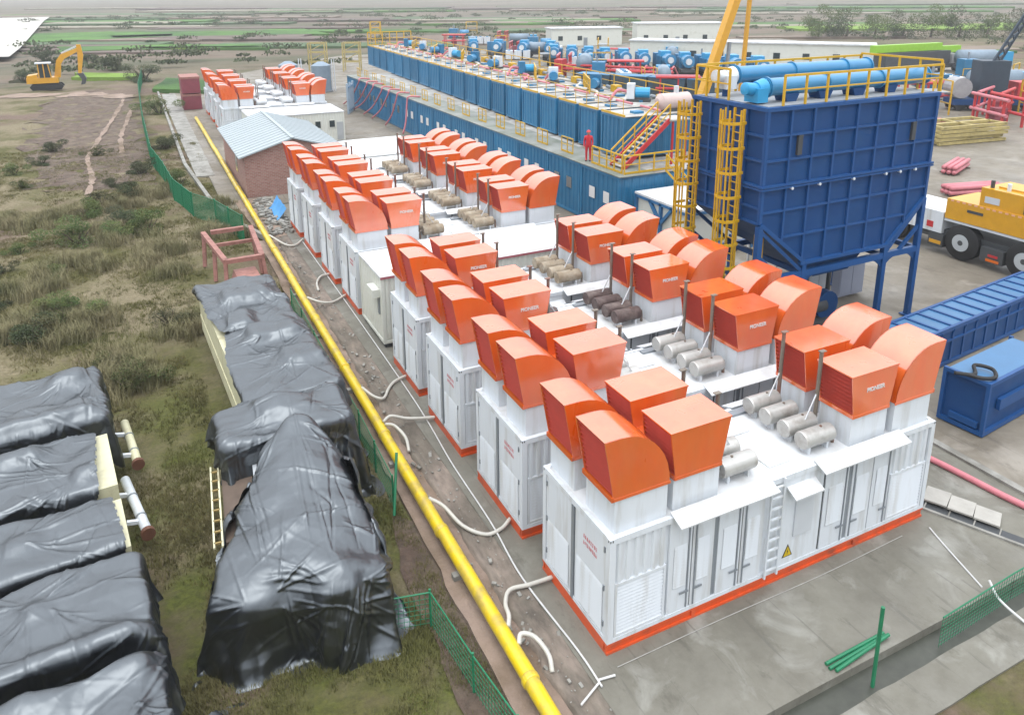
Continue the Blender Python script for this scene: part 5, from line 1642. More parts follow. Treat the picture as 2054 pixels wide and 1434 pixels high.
bpts = [(1.2, 1.9), (1.9, 4.9), (2.7, 5.9), (5.6, 7.0), (5.8, 6.5), (3.2, 5.1), (2.6, 4.3), (2.2, 1.9)]
MB().prism(bpts, 0.1, 0.75).build('boom', CRANEY, ex)
MB().prism([(5.3, 7.5), (6.0, 7.5), (6.2, 5.6), (5.5, 2.4), (5.0, 2.4), (5.3, 5.6)], 0.15, 0.7).build('stick', CRANEY, ex)
MB().beam((2.8, 0.4, 6.1), (5.5, 0.4, 7.3), 0.26).build('hydraulic_ram', mat('panel_grey', (0.6, 0.6, 0.6)), ex)
MB().prism([(4.8, 2.5), (5.8, 2.5), (6.2, 1.5), (5.9, 0.6), (5.2, 0.5), (5.5, 1.4)], -0.4, 1.2).build('bucket', DARKG, ex)

# ---------------------------------------------------------------- faded red frame behind the covered trailers
pf_ = thing('steel_frame', 'faded red open steel trough frame behind the covered trailers', 'frame', (-4.75, 30.6, -0.1), R(2))
c0 = [(-1.75, 0.0), (-1.05, 0.0), (1.05, 0.0), (1.6, 0.0)]
for y, zt in ((0.0, 2.0), (6.2, 2.0)):
    MB().beam((-1.0, y, zt), (1.0, y, zt), 0.30, 0.24).build('cross_member', PINKR, pf_)
for x0, x1 in ((-1.0, -1.45), (1.0, 1.45)):
    MB().beam((x0, 0, 2.0), (x1, 6.2, 2.0), 0.28, 0.24).build('side_member', PINKR, pf_)
    for y in (0.1, 3.0, 6.0):
        xx = x0 + (x1 - x0) * y / 6.2
        MB().beam((xx, y, 2.0), (xx * 1.12, y - 0.4, 0), 0.2).build('leg', PINKR, pf_)
MB().beam((-1.3, 4.6, 1.6), (1.3, 4.6, 1.6), 0.2).build('cross_member', PINKR, pf_)
MB().prism([(-0.95, 0.1), (0.95, 0.1), (0.6, 1.35), (-0.6, 1.35)], -1.6, 0.3).build('end_block', PINKR, pf_)


# ---------------------------------------------------------------- person
def person(label, loc, rz, scale=1.0):
    t = thing('person', label, 'person', loc, rz)
    V = [(0, 0, 0.98), (0, 0, 1.16), (0, 0.01, 1.38), (0, 0, 1.52), (0, -0.01, 1.60),
         (-0.19, 0, 1.44), (-0.25, 0.02, 1.16), (-0.24, -0.10, 0.92), (-0.23, -0.14, 0.85),
         (0.19, 0, 1.44), (0.25, 0.02, 1.16), (0.24, -0.10, 0.92), (0.23, -0.14, 0.85),
         (-0.10, 0, 0.92), (-0.11, -0.02, 0.50), (-0.11, 0.02, 0.09), (-0.115, -0.14, 0.04),
         (0.10, 0, 0.92), (0.11, 0.03, 0.50), (0.11, 0.05, 0.09), (0.115, -0.10, 0.04)]
    E_ = [(0, 1), (1, 2), (2, 3), (3, 4), (2, 5), (5, 6), (6, 7), (7, 8), (2, 9), (9, 10), (10, 11), (11, 12), (0, 13), (13, 14), (14, 15), (15, 16), (0, 17), (17, 18), (18, 19), (19, 20)]
    rad = [.15, .145, .155, .065, .06, .075, .055, .045, .04, .075, .055, .045, .04, .105, .075, .055, .05, .105, .075, .055, .05]
    me = bpy.data.meshes.new('body')
    me.from_pydata(V, E_, [])
    me.materials.append(COVER)
    o = link('body', me, t)
    md = o.modifiers.new('skin', 'SKIN')
    md.use_smooth_shade = True
    for i, sv in enumerate(me.skin_vertices[0].data):
        sv.radius = (rad[i], rad[i] * (0.75 if i < 3 else 1))
        sv.use_root = (i == 0)
    sb = o.modifiers.new('sub', 'SUBSURF')
    sb.levels = sb.render_levels = 1
    hd = MB().tube([(0, -0.01, 1.56), (0, -0.015, 1.60), (0, -0.015, 1.68), (0, -0.01, 1.76), (0, 0, 1.80)], [0.04, 0.075, 0.10, 0.085, 0.03], 12).build('head', SKIN, t, smooth=True)
    MB().tube([(0, -0.13, 1.665), (0, -0.105, 1.70)], [0.02, 0.012], 6).build('nose', SKIN, hd)
    MB().tube([(0, 0, 1.715), (0, 0, 1.72), (0, 0, 1.78), (0, 0, 1.84)], [0.15, 0.125, 0.115, 0.04], 14).build('helmet', REDP, t, smooth=True)
    for sx in (-1, 1):
        h = MB()
        for q in range(4):
            h.tube([(sx * 0.23 + (q - 1.5) * 0.018, -0.155, 0.83), (sx * 0.23 + (q - 1.5) * 0.02, -0.165, 0.78), (sx * 0.23 + (q - 1.5) * 0.02, -0.15, 0.745 + 0.008 * abs(q - 1.5))], 0.0095, 6)
        h.tube([(sx * 0.20, -0.15, 0.84), (sx * 0.185, -0.175, 0.80), (sx * 0.188, -0.18, 0.775)], 0.011, 6)
        h.tube([(sx * 0.23, -0.145, 0.87), (sx * 0.23, -0.155, 0.82)], [0.032, 0.036], 8)
        h.build('hand', SKIN, t, smooth=True)
        MB().tube([(sx * 0.112, 0.06, 0.035), (sx * 0.112, -0.02, 0.045), (sx * 0.115, -0.20, 0.03)], [0.045, 0.055, 0.035], 8).build('boot', BLACK, t, smooth=True)
    t.scale = (scale,) * 3
    return t


person('person in red coveralls and red helmet standing on the tank walkway', (20.75, 34.7, 4.2), R(-40), 1.28)


# ---------------------------------------------------------------- plastic sheets draped over trailers (small cloth solver)
def drape(name, label, boxes, sheet, loc, rz, seed=0, sp=0.13, ex=1.035, steps=110, twist=0.0, gz=0.02, lumps=(), cut=0.5, stick=0.92, pin=None, hf=None):
    r = np.random.default_rng(seed)
    x0, x1, y0, y1 = sheet
    nx = int((x1 - x0) / sp) + 1
    ny = int((y1 - y0) / sp) + 1
    X, Y = np.meshgrid(np.linspace(x0, x1, nx), np.linspace(y0, y1, ny), indexing='ij')
    c, s = math.cos(twist), math.sin(twist)
    cx, cy = (x0 + x1) / 2, (y0 + y1) / 2
    Xr = cx + (X - cx) * c - (Y - cy) * s
    Yr = cy + (X - cx) * s + (Y - cy) * c
    hmax = max(b[4] for b in boxes)
    P = np.stack([Xr, Yr, np.full_like(Xr, hmax + 0.10)], -1)
    # gentle random folds to start the buckling
    for _ in range(14):
        a = r.uniform(0, 2 * math.pi)
        k = r.uniform(0.8, 4.0)
        P[..., 2] += 0.05 * np.sin((Xr * math.cos(a) + Yr * math.sin(a)) * k + r.uniform(0, 6))
    P += r.normal(0, 0.012, P.shape)
    hx = (x1 - x0) / (nx - 1)
    hy = (y1 - y0) / (ny - 1)
    rx, ry = hx * ex, hy * ex
    rd = math.hypot(rx, ry)
    prev = P.copy()
    PM = None
    if pin:
        PM = np.zeros(P.shape[:2], bool)
        for px_, py_, pr_, pz_ in pin:
            q_ = (Xr - px_) ** 2 + (Yr - py_) ** 2 < pr_ ** 2
            PM |= q_
            P[q_, 2] = pz_
        PP = P[PM].copy()
        prev = P.copy()
    g_ = np.array([0, 0, -9.8 * 0.0009])

    def solve(A, B, rest, kp, ks):
        d = B - A
        l = np.sqrt((d * d).sum(-1, keepdims=True)) + 1e-9
        e = (l - rest) / l
        w = np.where(e > 0, ks, kp) * 0.5 * e * d
        A += w
        B -= w
    for st in range(steps):
        v = (P - prev) * 0.965
        prev = P.copy()
        P = P + v + g_
        for it in range(9):
            for par in (0, 1):
                n = (nx - par) // 2 * 2
                if n >= 2:
                    solve(P[par:par + n:2], P[par + 1:par + n:2], rx, 0.55, 1.0)
                n = (ny - par) // 2 * 2
                if n >= 2:
                    solve(P[:, par:par + n:2], P[:, par + 1:par + n:2], ry, 0.55, 1.0)
            for par in (0, 1):
                n = (nx - par) // 2 * 2
                if n >= 2:
                    solve(P[par:par + n:2, :-1], P[par + 1:par + n:2, 1:], rd, 0.15, 0.35)
                    solve(P[par:par + n:2, 1:], P[par + 1:par + n:2, :-1], rd, 0.15, 0.35)
            if it % 3 == 0:
                for q in (0, 1, 2, 3):
                    m_ = (nx - q) // 4 * 4
                    if m_ >= 4:
                        solve(P[q:q + m_:4], P[q + 2:q + m_:4], 2 * rx, 0.06, 0.0)
                    m_ = (ny - q) // 4 * 4
                    if m_ >= 4:
                        solve(P[:, q:q + m_:4], P[:, q + 2:q + m_:4], 2 * ry, 0.06, 0.0)
            if PM is not None:
                P[PM] = PP
            if it in (2, 5, 8):
                hit = np.zeros(P.shape[:2], bool)
                for bx0, bx1, by0, by1, bh in boxes:
                    t_ = 0.035
                    a0, a1 = P[..., 0] - (bx0 - t_), (bx1 + t_) - P[..., 0]
                    b0, b1 = P[..., 1] - (by0 - t_), (by1 + t_) - P[..., 1]
                    c1 = (bh + t_) - P[..., 2]
                    pen = np.stack([a0, a1, b0, b1, c1 * 0.6], -1)
                    ins = (pen > 0).all(-1)
                    if not ins.any():
                        continue
                    w = pen[ins].argmin(-1)
                    Q = P[ins]
                    Q[w == 0, 0] = bx0 - t_
                    Q[w == 1, 0] = bx1 + t_
                    Q[w == 2, 1] = by0 - t_
                    Q[w == 3, 1] = by1 + t_
                    Q[w == 4, 2] = bh + t_
                    P[ins] = Q
                    hit |= ins
                if hf is not None:
                    hh, ww_ = hf(P[..., 0], P[..., 1])
                    pn = hh - P[..., 2]
                    ot = (pn > 0) & (pn < 0.6)
                    P[ot, 2] = hh[ot]
                    sd_ = pn >= 0.6
                    P[sd_, 0] = np.sign(P[sd_, 0]) * ww_[sd_]
                    hit |= ot | sd_
                lo = P[..., 2] < gz
                P[lo, 2] = gz
                hit |= lo
                prev[hit] += (P[hit] - prev[hit]) * stick
    for _ in range(2 if hf is not None else 1):          # relax the solver's jitter
        Q = P.copy()
        Q[1:-1] = 0.5 * P[1:-1] + 0.25 * (P[:-2] + P[2:])
        P = Q.copy()
        Q[:, 1:-1] = 0.5 * P[:, 1:-1] + 0.25 * (P[:, :-2] + P[:, 2:])
        P = Q
    # refine the sheet and press sharp creases into it
    def up2(A, ax):
        A = np.moveaxis(A, ax, 0)
        pad = np.concatenate([2 * A[:1] - A[1:2], A, 2 * A[-1:] - A[-2:-1]], 0)
        mid = (-pad[:-3] + 9 * pad[1:-2] + 9 * pad[2:-1] - pad[3:]) / 16
        out = np.empty((2 * A.shape[0] - 1,) + A.shape[1:])
        out[0::2] = A
        out[1::2] = mid
        return np.moveaxis(out, 0, ax)
    G = np.stack([X, Y], -1)
    for ax in (0, 1, 0, 1):
        P = up2(P, ax)
        G = up2(G, ax)
    nx, ny = P.shape[:2]
    du = np.gradient(P, axis=0)
    dw = np.gradient(P, axis=1)
    Nn = np.cross(du, dw)
    Nn /= np.linalg.norm(Nn, axis=-1, keepdims=True) + 1e-9
    D = np.zeros((nx, ny))

    def crease(p, a, l, w, amp, taper=True):
        ca, sa = math.cos(a), math.sin(a)
        ex_, ey_ = G[..., 0] - p[0], G[..., 1] - p[1]
        t_ = ex_ * ca + ey_ * sa
        q_ = -ex_ * sa + ey_ * ca + 0.10 * l * np.sin(t_ / max(l, .1) * 3 + a) * 0.3
        f = np.clip(t_ / l, 0, 1)
        env = np.where((t_ > 0) & (t_ < l), np.sin(np.pi * np.clip(f, 0.02, 1) ** 0.6) if taper else np.minimum(1, f * 4) * (1 - 0.2 * f), 0)
        ww = w * (0.5 + 0.9 * f)
        return amp * env * np.clip(1 - np.abs(q_) / ww, 0, 1)
    # folded-paper facets: triangle waves in a few directions
    for _ in range(6):
        a = r.uniform(0, math.pi)
        l_ = r.uniform(0.8, 2.4)
        t_ = (G[..., 0] * math.cos(a) + G[..., 1] * math.sin(a)) / l_
        t_ = t_ + 0.30 * np.abs(((-G[..., 0] * math.sin(a) + G[..., 1] * math.cos(a)) / (l_ * r.uniform(1.2, 2.6)) + r.random()) % 1 - 0.5) * 2 + r.random()
        D += l_ * r.uniform(0.022, 0.045) * (np.abs(t_ % 1 - 0.5) * 2 - 0.5)
    b0 = boxes[0]
    area = (x1 - x0) * (y1 - y0)
    dirs = r.uniform(0, math.pi, 3)
    for _ in range(int(area * 0.75)):
        a = dirs[r.integers(3)] + r.normal(0, 0.22) + (math.pi if r.random() < .5 else 0)
        D += crease((r.uniform(x0, x1), r.uniform(y0, y1)), a, r.uniform(0.8, 4.0), r.uniform(0.035, 0.11), r.uniform(0.012, 0.045) * (1 if r.random() < .7 else -1))
    # creases fanning out of the humps
    for bx in boxes[1:4]:
        for qx in (bx[0], bx[1]):
            for qy in (bx[2], bx[3]):
                base_a = math.atan2(qy - (bx[2] + bx[3]) / 2, qx - (bx[0] + bx[1]) / 2)
                for _ in range(5):
                    D += crease((qx, qy), base_a + r.normal(0, 0.5), r.uniform(1.0, 3.4), r.uniform(0.04, 0.10), r.uniform(0.02, 0.05))
    # pleats running down the hanging sides
    def pleats(n, f):
        for _ in range(n):
            p_, a_, l_ = f()
            D[...] += crease(p_, a_ + r.normal(0, 0.10), l_ * r.uniform(0.5, 1.1), r.uniform(0.035, 0.09), r.uniform(0.015, 0.05) * (1 if r.random() < .65 else -1), False)
    for lenx, side in ((b0[2] - y0, 0), (y1 - b0[3], 1)):
        if lenx > 0.3:
            yy_ = b0[2] if side == 0 else b0[3]
            pleats(int((b0[1] - b0[0]) / 0.28), lambda: ((r.uniform(b0[0], b0[1]), yy_ + (0.1 if side == 0 else -0.1)), -math.pi / 2 if side == 0 else math.pi / 2, lenx))
    for lenx, side in ((b0[0] - x0, 0), (x1 - b0[1], 1)):
        if lenx > 0.3:
            xx_ = b0[0] if side == 0 else b0[1]
            pleats(int((b0[3] - b0[2]) / 0.28), lambda: ((xx_ + (0.1 if side == 0 else -0.1), r.uniform(b0[2], b0[3])), math.pi if side == 0 else 0.0, lenx))
    sgn = np.sign(Nn[nx // 2, ny // 2, 2])
    P = P + Nn * (sgn * np.clip(D, -0.14, 0.20))[..., None]
    P[..., 2] = np.maximum(P[..., 2], gz)
    me = bpy.data.meshes.new(name)
    ii = np.arange(nx * ny).reshape(nx, ny)
    F = np.stack([ii[:-1, :-1], ii[1:, :-1], ii[1:, 1:], ii[:-1, 1:]], -1)
    uu = np.abs(np.linspace(-1, 1, nx - 1))[:, None]
    vv = np.abs(np.linspace(-1, 1, ny - 1))[None, :]
    F = F[uu ** 7 + vv ** 7 < 1.0 + 0.02 * np.sin(40 * uu + 31 * vv)]
    me.vertices.add(nx * ny)
    me.vertices.foreach_set('co', P.astype(np.float32).ravel())
    me.loops.add(F.size)
    me.loops.foreach_set('vertex_index', F.ravel().astype(np.int32))
    me.polygons.add(len(F))
    me.polygons.foreach_set('loop_start', np.arange(0, F.size, 4, dtype=np.int32))
    me.polygons.foreach_set('use_smooth', np.ones(len(F), bool))
    me.update()
    me.materials.append(TARP)
    o = link(name, me)
    o.location = loc
    o.rotation_euler = (0, 0, rz)
    return tag(o, label, 'tarpaulin', 'black plastic sheets')


def covered_box(label, loc, rz, x0, x1, y0, y1, h, m=CREAMY):
    t = thing('covered_trailer', label, 'trailer', loc, rz, 'covered trailer bodies')
    x0, x1, y0, y1, h = x0 + 0.10, x1 - 0.10, y0 + 0.10, y1 - 0.10, h - 0.18
    MB().box(x0, y0, 0.35, x1, y1, h).build('body', m, t)
    MB().box(x1 - 0.001, y0 + 0.1, h * 0.45, x1 + 0.03, y1 - 0.1, h * 0.45 + 0.12).box(x0 - 0.03, y0 + 0.1, h * 0.45, x0 + 0.001, y1 - 0.1, h * 0.45 + 0.12).build('side_rail', m, t)
    for y in (y0 + 0.2, y1 - 0.6):
        MB().box(x0 + 0.2, y, -0.2, x1 - 0.2, y + 0.4, 0.35).build('support', DARKG, t)
    return t


def xr(y):
    return -10.25 - (y - 3.3) * 0.106


GZ = -0.18
lefts = [(14.2, 18.6, 2.50, 1.7, 0.8, 'plastic sheet with rolled bundle, far end of left row', 21, [(-4.4, -0.4, -1.9, -1.55, 2.85), (-2.8, -0.7, -1.2, -0.8, 2.75), (-1.5, -0.6, 0.8, 1.7, 2.8)]),
         (10.1, 13.6, 2.40, -0.30, 0.6, 'plastic sheet with diagonal folds, second from far end of left row', 22, [(-3.4, -2.2, 0.6, 1.2, 2.75), (-1.2, -0.5, -1.0, -0.6, 2.6)]),
         (7.0, 9.6, 2.35, -0.12, 0.7, 'smooth plastic sheet, middle of the left row', 23, [(-2.9, -2.3, -0.2, 0.3, 2.55)]),
         (3.3, 6.5, 2.50, 1.2, 1.0, 'broad taut plastic sheet, second nearest of the left row', 24, [(-4.4, -0.2, -1.6, -1.25, 2.7), (-2.6, -2.1, 0.2, 0.7, 2.68)]),
         (-1.6, 2.8, 2.35, 1.1, 0.9, 'rumpled plastic sheet at the bottom left corner', 25, [(-4.4, -0.3, 1.5, 1.95, 2.75), (-3.5, -0.8, 0.3, 0.7, 2.6), (-2.4, -1.4, -0.8, 0.0, 2.7)])]
for y0, y1, h, ov, ovy, tx, sd, extra in lefts:
    ym, d = (y0 + y1) / 2, (y1 - y0) / 2
    loc = (xr(ym), ym, 0)
    covered_box('cream trailer under ' + tx, loc, R(6), -4.6, -0.05, -d, d, h - 0.03)
    drape('plastic_sheet', 'black ' + tx, [(-4.6, 0, -d, d, h)] + extra, (-6.0, ov, -d - ovy, d + ovy), loc, R(6), sd, sp=0.135, gz=GZ, twist=R((sd * 7) % 9 - 4), ex=1.03)

# middle column
C3 = (-5.55, 18.9, 0)
covered_box('long cream trailer body with exposed left side under sheets beside yellow pipe', C3, R(2.7), -1.85, 1.75, -6.4, 6.5, 2.65)
drape('plastic_sheet', 'black plastic sheet on the far end of long cream trailer, by the faded red frame', [(-1.85, 1.75, -0.4, 6.5, 2.7), (-0.9, 0.9, 3.0, 4.2, 3.1), (-1.3, -0.3, 0.2, 1.6, 2.95)],
      (-1.98, 2.5, -0.2, 7.3), C3, R(2.7), 31, gz=GZ, twist=R(3), ex=1.035)
drape('plastic_sheet', 'black plastic sheet crumpled over the middle of the long cream trailer', [(-1.85, 1.75, -6.4, 1.0, 2.7), (-0.6, 1.2, -1.6, -0.4, 3.05), (0.2, 1.6, -4.2, -3.0, 2.95)],
      (-1.98, 2.9, -6.9, 0.5), C3, R(2.7), 32, gz=GZ, twist=R(-3), ex=1.035)
C2 = (-6.0, 10.9, 0)
covered_box('trailer wrapped by the sheet between tall cover and long cream trailer', C2, R(2), -2.2, 2.1, -1.3, 1.3, 2.85)
drape('plastic_sheet', 'black plastic sheet hanging down on its right between tall cover and cream trailer', [(-2.2, 2.1, -1.3, 1.3, 2.9), (-0.8, 0.9, -0.3, 0.8, 3.2)],
      (-3.0, 4.6, -2.5, 2.5), C2, R(2), 33, gz=GZ, twist=R(-5), ex=1.03)
C1 = (-6.6, 5.6, 0)
covered_box('machine wholly hidden under the tall tent-like black cover', C1, R(-12), -1.7, 1.7, -1.7, 0.25, 2.3, DARKG)
def tent_h(x, y):
    f = np.clip((3.95 - y) / 5.9, 0, 1)
    w = 0.50 + 1.75 * f ** 0.62
    h = 3.45 - 0.92 * f - 0.62 * np.abs(x / w) ** 1.7 * (0.45 + 0.55 * f)
    ok = (np.abs(x) < w) & (y < 4.0) & (y > -1.95)
    return np.where(ok, h, -9.0), w


tent = [(-1.9, 2.0, -2.0, -1.2, 2.02), (-0.45, 0.45, 3.6, 4.2, 3.40), (0.5, 1.5, -2.50, -2.0, 2.05), (-1.5, -0.7, -2.3, -1.9, 2.1)]
drape('plastic_sheet', 'tall tent-like black plastic sheet hanging to the ground nearest the camera', tent,
      (-3.95, 4.05, -4.35, 5.2), C1, R(-12), 34, gz=GZ, twist=R(4), ex=1.02, sp=0.125, steps=130, stick=0.7, pin=[(0.0, 3.95, 0.30, 3.46)], hf=tent_h)
o = drape('plastic_sheet', 'small crumpled black plastic scrap on the grass beside the tall cover', [(-0.35, 0.35, -0.25, 0.25, 0.42)], (-0.75, 0.75, -0.65, 0.65), (-9.45, 2.35, -0.1), R(20), 35, sp=0.06, gz=0.0, steps=70)
# exposed deck beside the tall cover
t = thing('trailer_deck', 'narrow brown trailer deck with white panels and yellow side rail by tall cover', 'trailer', (-8.75, 6.6, 0), R(-4))
MB().box(0.3, 0, 1.55, 1.2, 3.6, 1.75).build('deck', mat('brown_deck', (0.14, 0.10, 0.075), 0.8, var=0.25, vscale=2), t)
for k in range(3):
    MB().box(1.25 + 0.27 * k, -0.2, 1.7, 1.47 + 0.27 * k, 3.5, 2.05).build('panel', WHITE, t)
for x in (0.0, 0.22):
    MB().beam((x, -0.4, 1.95), (x, 3.6, 1.95), 0.05).build('rail', CREAMY, t)
for k in range(8):
    MB().beam((0, -0.2 + k * 0.5, 1.95), (0.22, -0.2 + k * 0.5, 1.95), 0.05).build('rung', mat('dull_ochre', (0.34, 0.24, 0.08), 0.7, var=0.2), t)
for y in (0.2, 3.3):
    MB().box(0.3, y, -0.2, 1.2, y + 0.2, 1.55).build('support', DARKG, t)
for k, (a, b, tx) in enumerate((((-11.12, 16.9), (-10.70, 13.75), 'farther from the camera'), ((-11.12, 12.9), (-10.50, 9.65), 'nearer to the camera'))):
    t = thing('jack_pipe', 'white pipe with rusty end cap beside left trailer row, ' + tx, 'pipe', (*a, 0.62), 0, 'white pipes with rusty caps')
    d = Vector((b[0] - a[0], b[1] - a[1], 0))
    MB().tube([(0, 0, 0), d], 0.15, 14).build('tube', CREAMY if k == 0 else WHITE, t, smooth=True)
    MB().tube([d * 0.985, d * 1.035], 0.21, 14).build('end_cap', RUSTC, t)
    for f in (0.35, 0.72):
        MB().tube([d * f, d * (f + 0.02)], 0.17, 14).build('clamp', GREYS, t)
    MB().beam(d * 0.3, d * 0.3 + Vector((-0.45, -0.02, 0.1)), 0.12).beam(d * 0.8, d * 0.8 + Vector((-0.45, -0.02, 0.1)), 0.12).build('bracket', WHITE, t)


# ---------------------------------------------------------------- green wire fences
def fence(label, pts, h, dx=0.16, dz=0.2, r=0.006, posts=True, step=2.6, pr_=0.035):
    t = thing('wire_fence', label, 'fence', (pts[0][0], pts[0][1], 0), 0, 'green wire fences')
    o = Vector((pts[0][0], pts[0][1], 0))
    wires = MB()
    for (a, b) in zip(pts[:-1], pts[1:]):
        A, B = Vector((*a, 0)) - o, Vector((*b, 0)) - o
        l = (B - A).length
        za = ground_z(*a)
        zb = ground_z(*b)
        A.z, B.z = za, zb
        n = max(1, round(l / step))
        for i in range(n + (1 if b == pts[-1] else 0)):
            p = A.lerp(B, i / n)
            if posts:
                MB().tube([p - Vector((0, 0, 0.2)), p + Vector((0.03 * math.sin(i * 3), 0.03 * math.cos(i * 5), h + 0.08))], pr_, 8).build('post', GREEN, t)
        MB().tube([A + Vector((0, 0, h)), B + Vector((0, 0, h))], 0.022, 6).build('top_rail', GREEN, t)
        nv = int(l / dx)
        for i in range(nv + 1):
            p = A.lerp(B, i / max(1, nv))
            wires.beam(p, p + Vector((0, 0, h)), r * 2)
        for k in range(int(h / dz)):
            wires.beam(A + Vector((0, 0, k * dz)), B + Vector((0, 0, k * dz)), r * 2)
    wires.build('wire_mesh', GREEN, t, kind='stuff')
    return t


fence('low green wire fence with corner post beside the tall black cover', [(-5.4, 3.45), (-3.7, 3.05), (-3.45, 0.7), (-2.95, -3.2)], 1.15, 0.14, 0.16, 0.006)
fence('green wire fence squeezed between black covers and yellow pipe', [(-3.05, 8.4), (-2.95, 13), (-2.95, 18), (-2.9, 27)], 1.25, 0.15, 0.17, 0.006)
fence('green wire fence zigzagging past the faded red frame', [(-3.6, 40.5), (-4.9, 45.4), (-6.26, 48.7), (-7.3, 54.2), (-7.7, 62.2), (-8.5, 69.7)], 1.9, 0.10, 0.14, 0.011, pr_=0.06)
fence('far green wire fence running straight towards the excavator side', [(-8.5, 69.7), (-8.7, 96), (-8.5, 129), (-7.4, 156)], 2.1, 0.16, 0.18, 0.018, pr_=0.07)
o = MB().tube([(-3.2, 7.9, -0.1), (-2.72, 8.9, 1.55)], 0.05, 8).build('fence_post', GREEN)
tag(o, 'green fence post leaning over the yellow pipe', 'post')
o = MB().tube([(5.62, -3.55, -0.5), (5.66, -3.5, 2.1)], 0.05, 8).build('fence_post', GREEN)
tag(o, 'upright green fence post at the front edge of the pad', 'post')
for k, (a, b, tx) in enumerate((((4.85, -2.74, 0.05), (7.0, -2.72, 0.05), 'uppermost of three'), ((4.82, -2.88, 0.05), (6.98, -2.80, 0.05), 'middle one of three'), ((4.92, -3.0, 0.05), (7.02, -2.86, 0.11), 'lowest of three'))):
    o = MB().tube([a, b], 0.048, 8).build('fence_post', GREEN)
    tag(o, 'green fence post lying at the front edge of the pad, ' + tx, 'post', 'lying green posts')
fence('drooping green wire mesh without posts at the bottom right corner', [(8.2, -3.5), (11.5, -3.35), (15.5, -3.3)], 1.0, 0.12, 0.12, 0.005, posts=False)

# loose grit and stones on the pad edge and kerb
gr = MB()
rr = random.Random(8)
for k in range(420):
    if k < 420:
        x, y, z = rr.uniform(-2.0, -0.75), rr.uniform(-3, 39), -0.02
    elif k < 700:
        x, y, z = rr.uniform(-0.6, 16), rr.uniform(-3.0, -0.2), 0.01
    else:
        x, y, z = rr.uniform(0, 15), rr.uniform(-5.5, -3.3), -0.2
    q = 0.015 + 0.07 * rr.random() ** 3
    a = rr.uniform(0, 3)
    d = Vector((math.cos(a), math.sin(a), rr.uniform(-.3, .3))) * q
    gr.beam(Vector((x, y, z)) - d, Vector((x, y, z + q * 0.5)) + d, q * 1.3, q)
o = gr.build('gravel', CONCL)
o['kind'] = 'stuff'
o['label'] = 'loose stones along the kerb beside the yellow pipe'
# rubble beside the brick house
rub = MB()
rr = random.Random(5)
for k in range(260):
    x, y = rr.uniform(-1.7, 0.0), rr.uniform(40.5, 51)
    s = rr.uniform(0.05, 0.22)
    a = rr.uniform(0, 3)
    d = Vector((math.cos(a), math.sin(a), rr.uniform(-.3, .3))) * s
    rub.beam(Vector((x, y, s * 0.3)) - d, Vector((x, y, s * 0.4)) + d, s * 1.1, s * 0.8)
o = rub.build('rubble', CONCL)
o['kind'] = 'stuff'
o['label'] = 'broken stones between the yellow pipe and the eighth generator container'
patch('rubble_ground', [(-1.7, 40), (-0.6, 40), (-0.6, 51.5), (-3.0, 51.5), (-2.6, 44)], -0.03, PALES, thick=0.2, jag=0.1)


# ---------------------------------------------------------------- vegetation
def blocked(x, y):
    if x > -2.75 and y < 140:
        return True
    if -8.0 < x < -3.6 and 12.3 < y < 25.5:
        return True
    if -8.3 < x < -3.8 and 4.2 < y < 12.4:
        return True
    if y < 19 and x < xr(y) + 0.1 and x > xr(y) - 4.8:
        return True
    if -6.6 < x < -3.0 and 30 < y < 37.5:
        return True
    return False


def blades(name, pts, hmin, hmax, wid, per, m, label, lean=0.5, seg=1):
    r = np.random.default_rng(len(pts))
    n = len(pts) * per
    base = np.repeat(np.array(pts), per, 0) + np.c_[r.normal(0, 0.05 + 0.10 * (hmax > .4), (n, 2)), np.zeros(n)]
    a = r.uniform(0, 2 * math.pi, n)
    h = r.uniform(hmin, hmax, n)
    ln = r.uniform(0.1, lean, n)
    dx, dy = np.cos(a), np.sin(a)
    w = wid * r.uniform(0.6, 1.4, n)
    b1 = base + np.c_[-dy * w, dx * w, np.zeros(n) - 0.03]
    b2 = base + np.c_[dy * w, -dx * w, np.zeros(n) - 0.03]
    tip = base + np.c_[dx * ln * h, dy * ln * h, h]
    if seg == 1:
        V = np.stack([b1, b2, tip], 1).reshape(-1, 3)
        F = np.arange(3 * n).reshape(-1, 3)
    else:
        md = base + np.c_[dx * ln * h * 0.25, dy * ln * h * 0.25, h * 0.62]
        m1 = md + np.c_[-dy * w, dx * w, np.zeros(n)] * 0.8
        m2 = md - np.c_[-dy * w, dx * w, np.zeros(n)] * 0.8
        V = np.stack([b1, b2, m2, m1, tip], 1).reshape(-1, 3)
        k = np.arange(n)[:, None] * 5
        F = np.concatenate([k + np.array([[0, 1, 2]]), k + np.array([[0, 2, 3]]), k + np.array([[3, 2, 4]])], 0)
    me = bpy.data.meshes.new(name)
    me.vertices.add(len(V))
    me.vertices.foreach_set('co', V.ravel())
    me.loops.add(F.size)
    me.loops.foreach_set('vertex_index', F.ravel().astype(np.int32))
    me.polygons.add(len(F))
    me.polygons.foreach_set('loop_start', np.arange(0, F.size, 3, dtype=np.int32))
    me.update()
    me.materials.append(m)
    o = link(name, me, None, 'stuff')
    o['label'] = label
    o['category'] = 'grass'
    return o


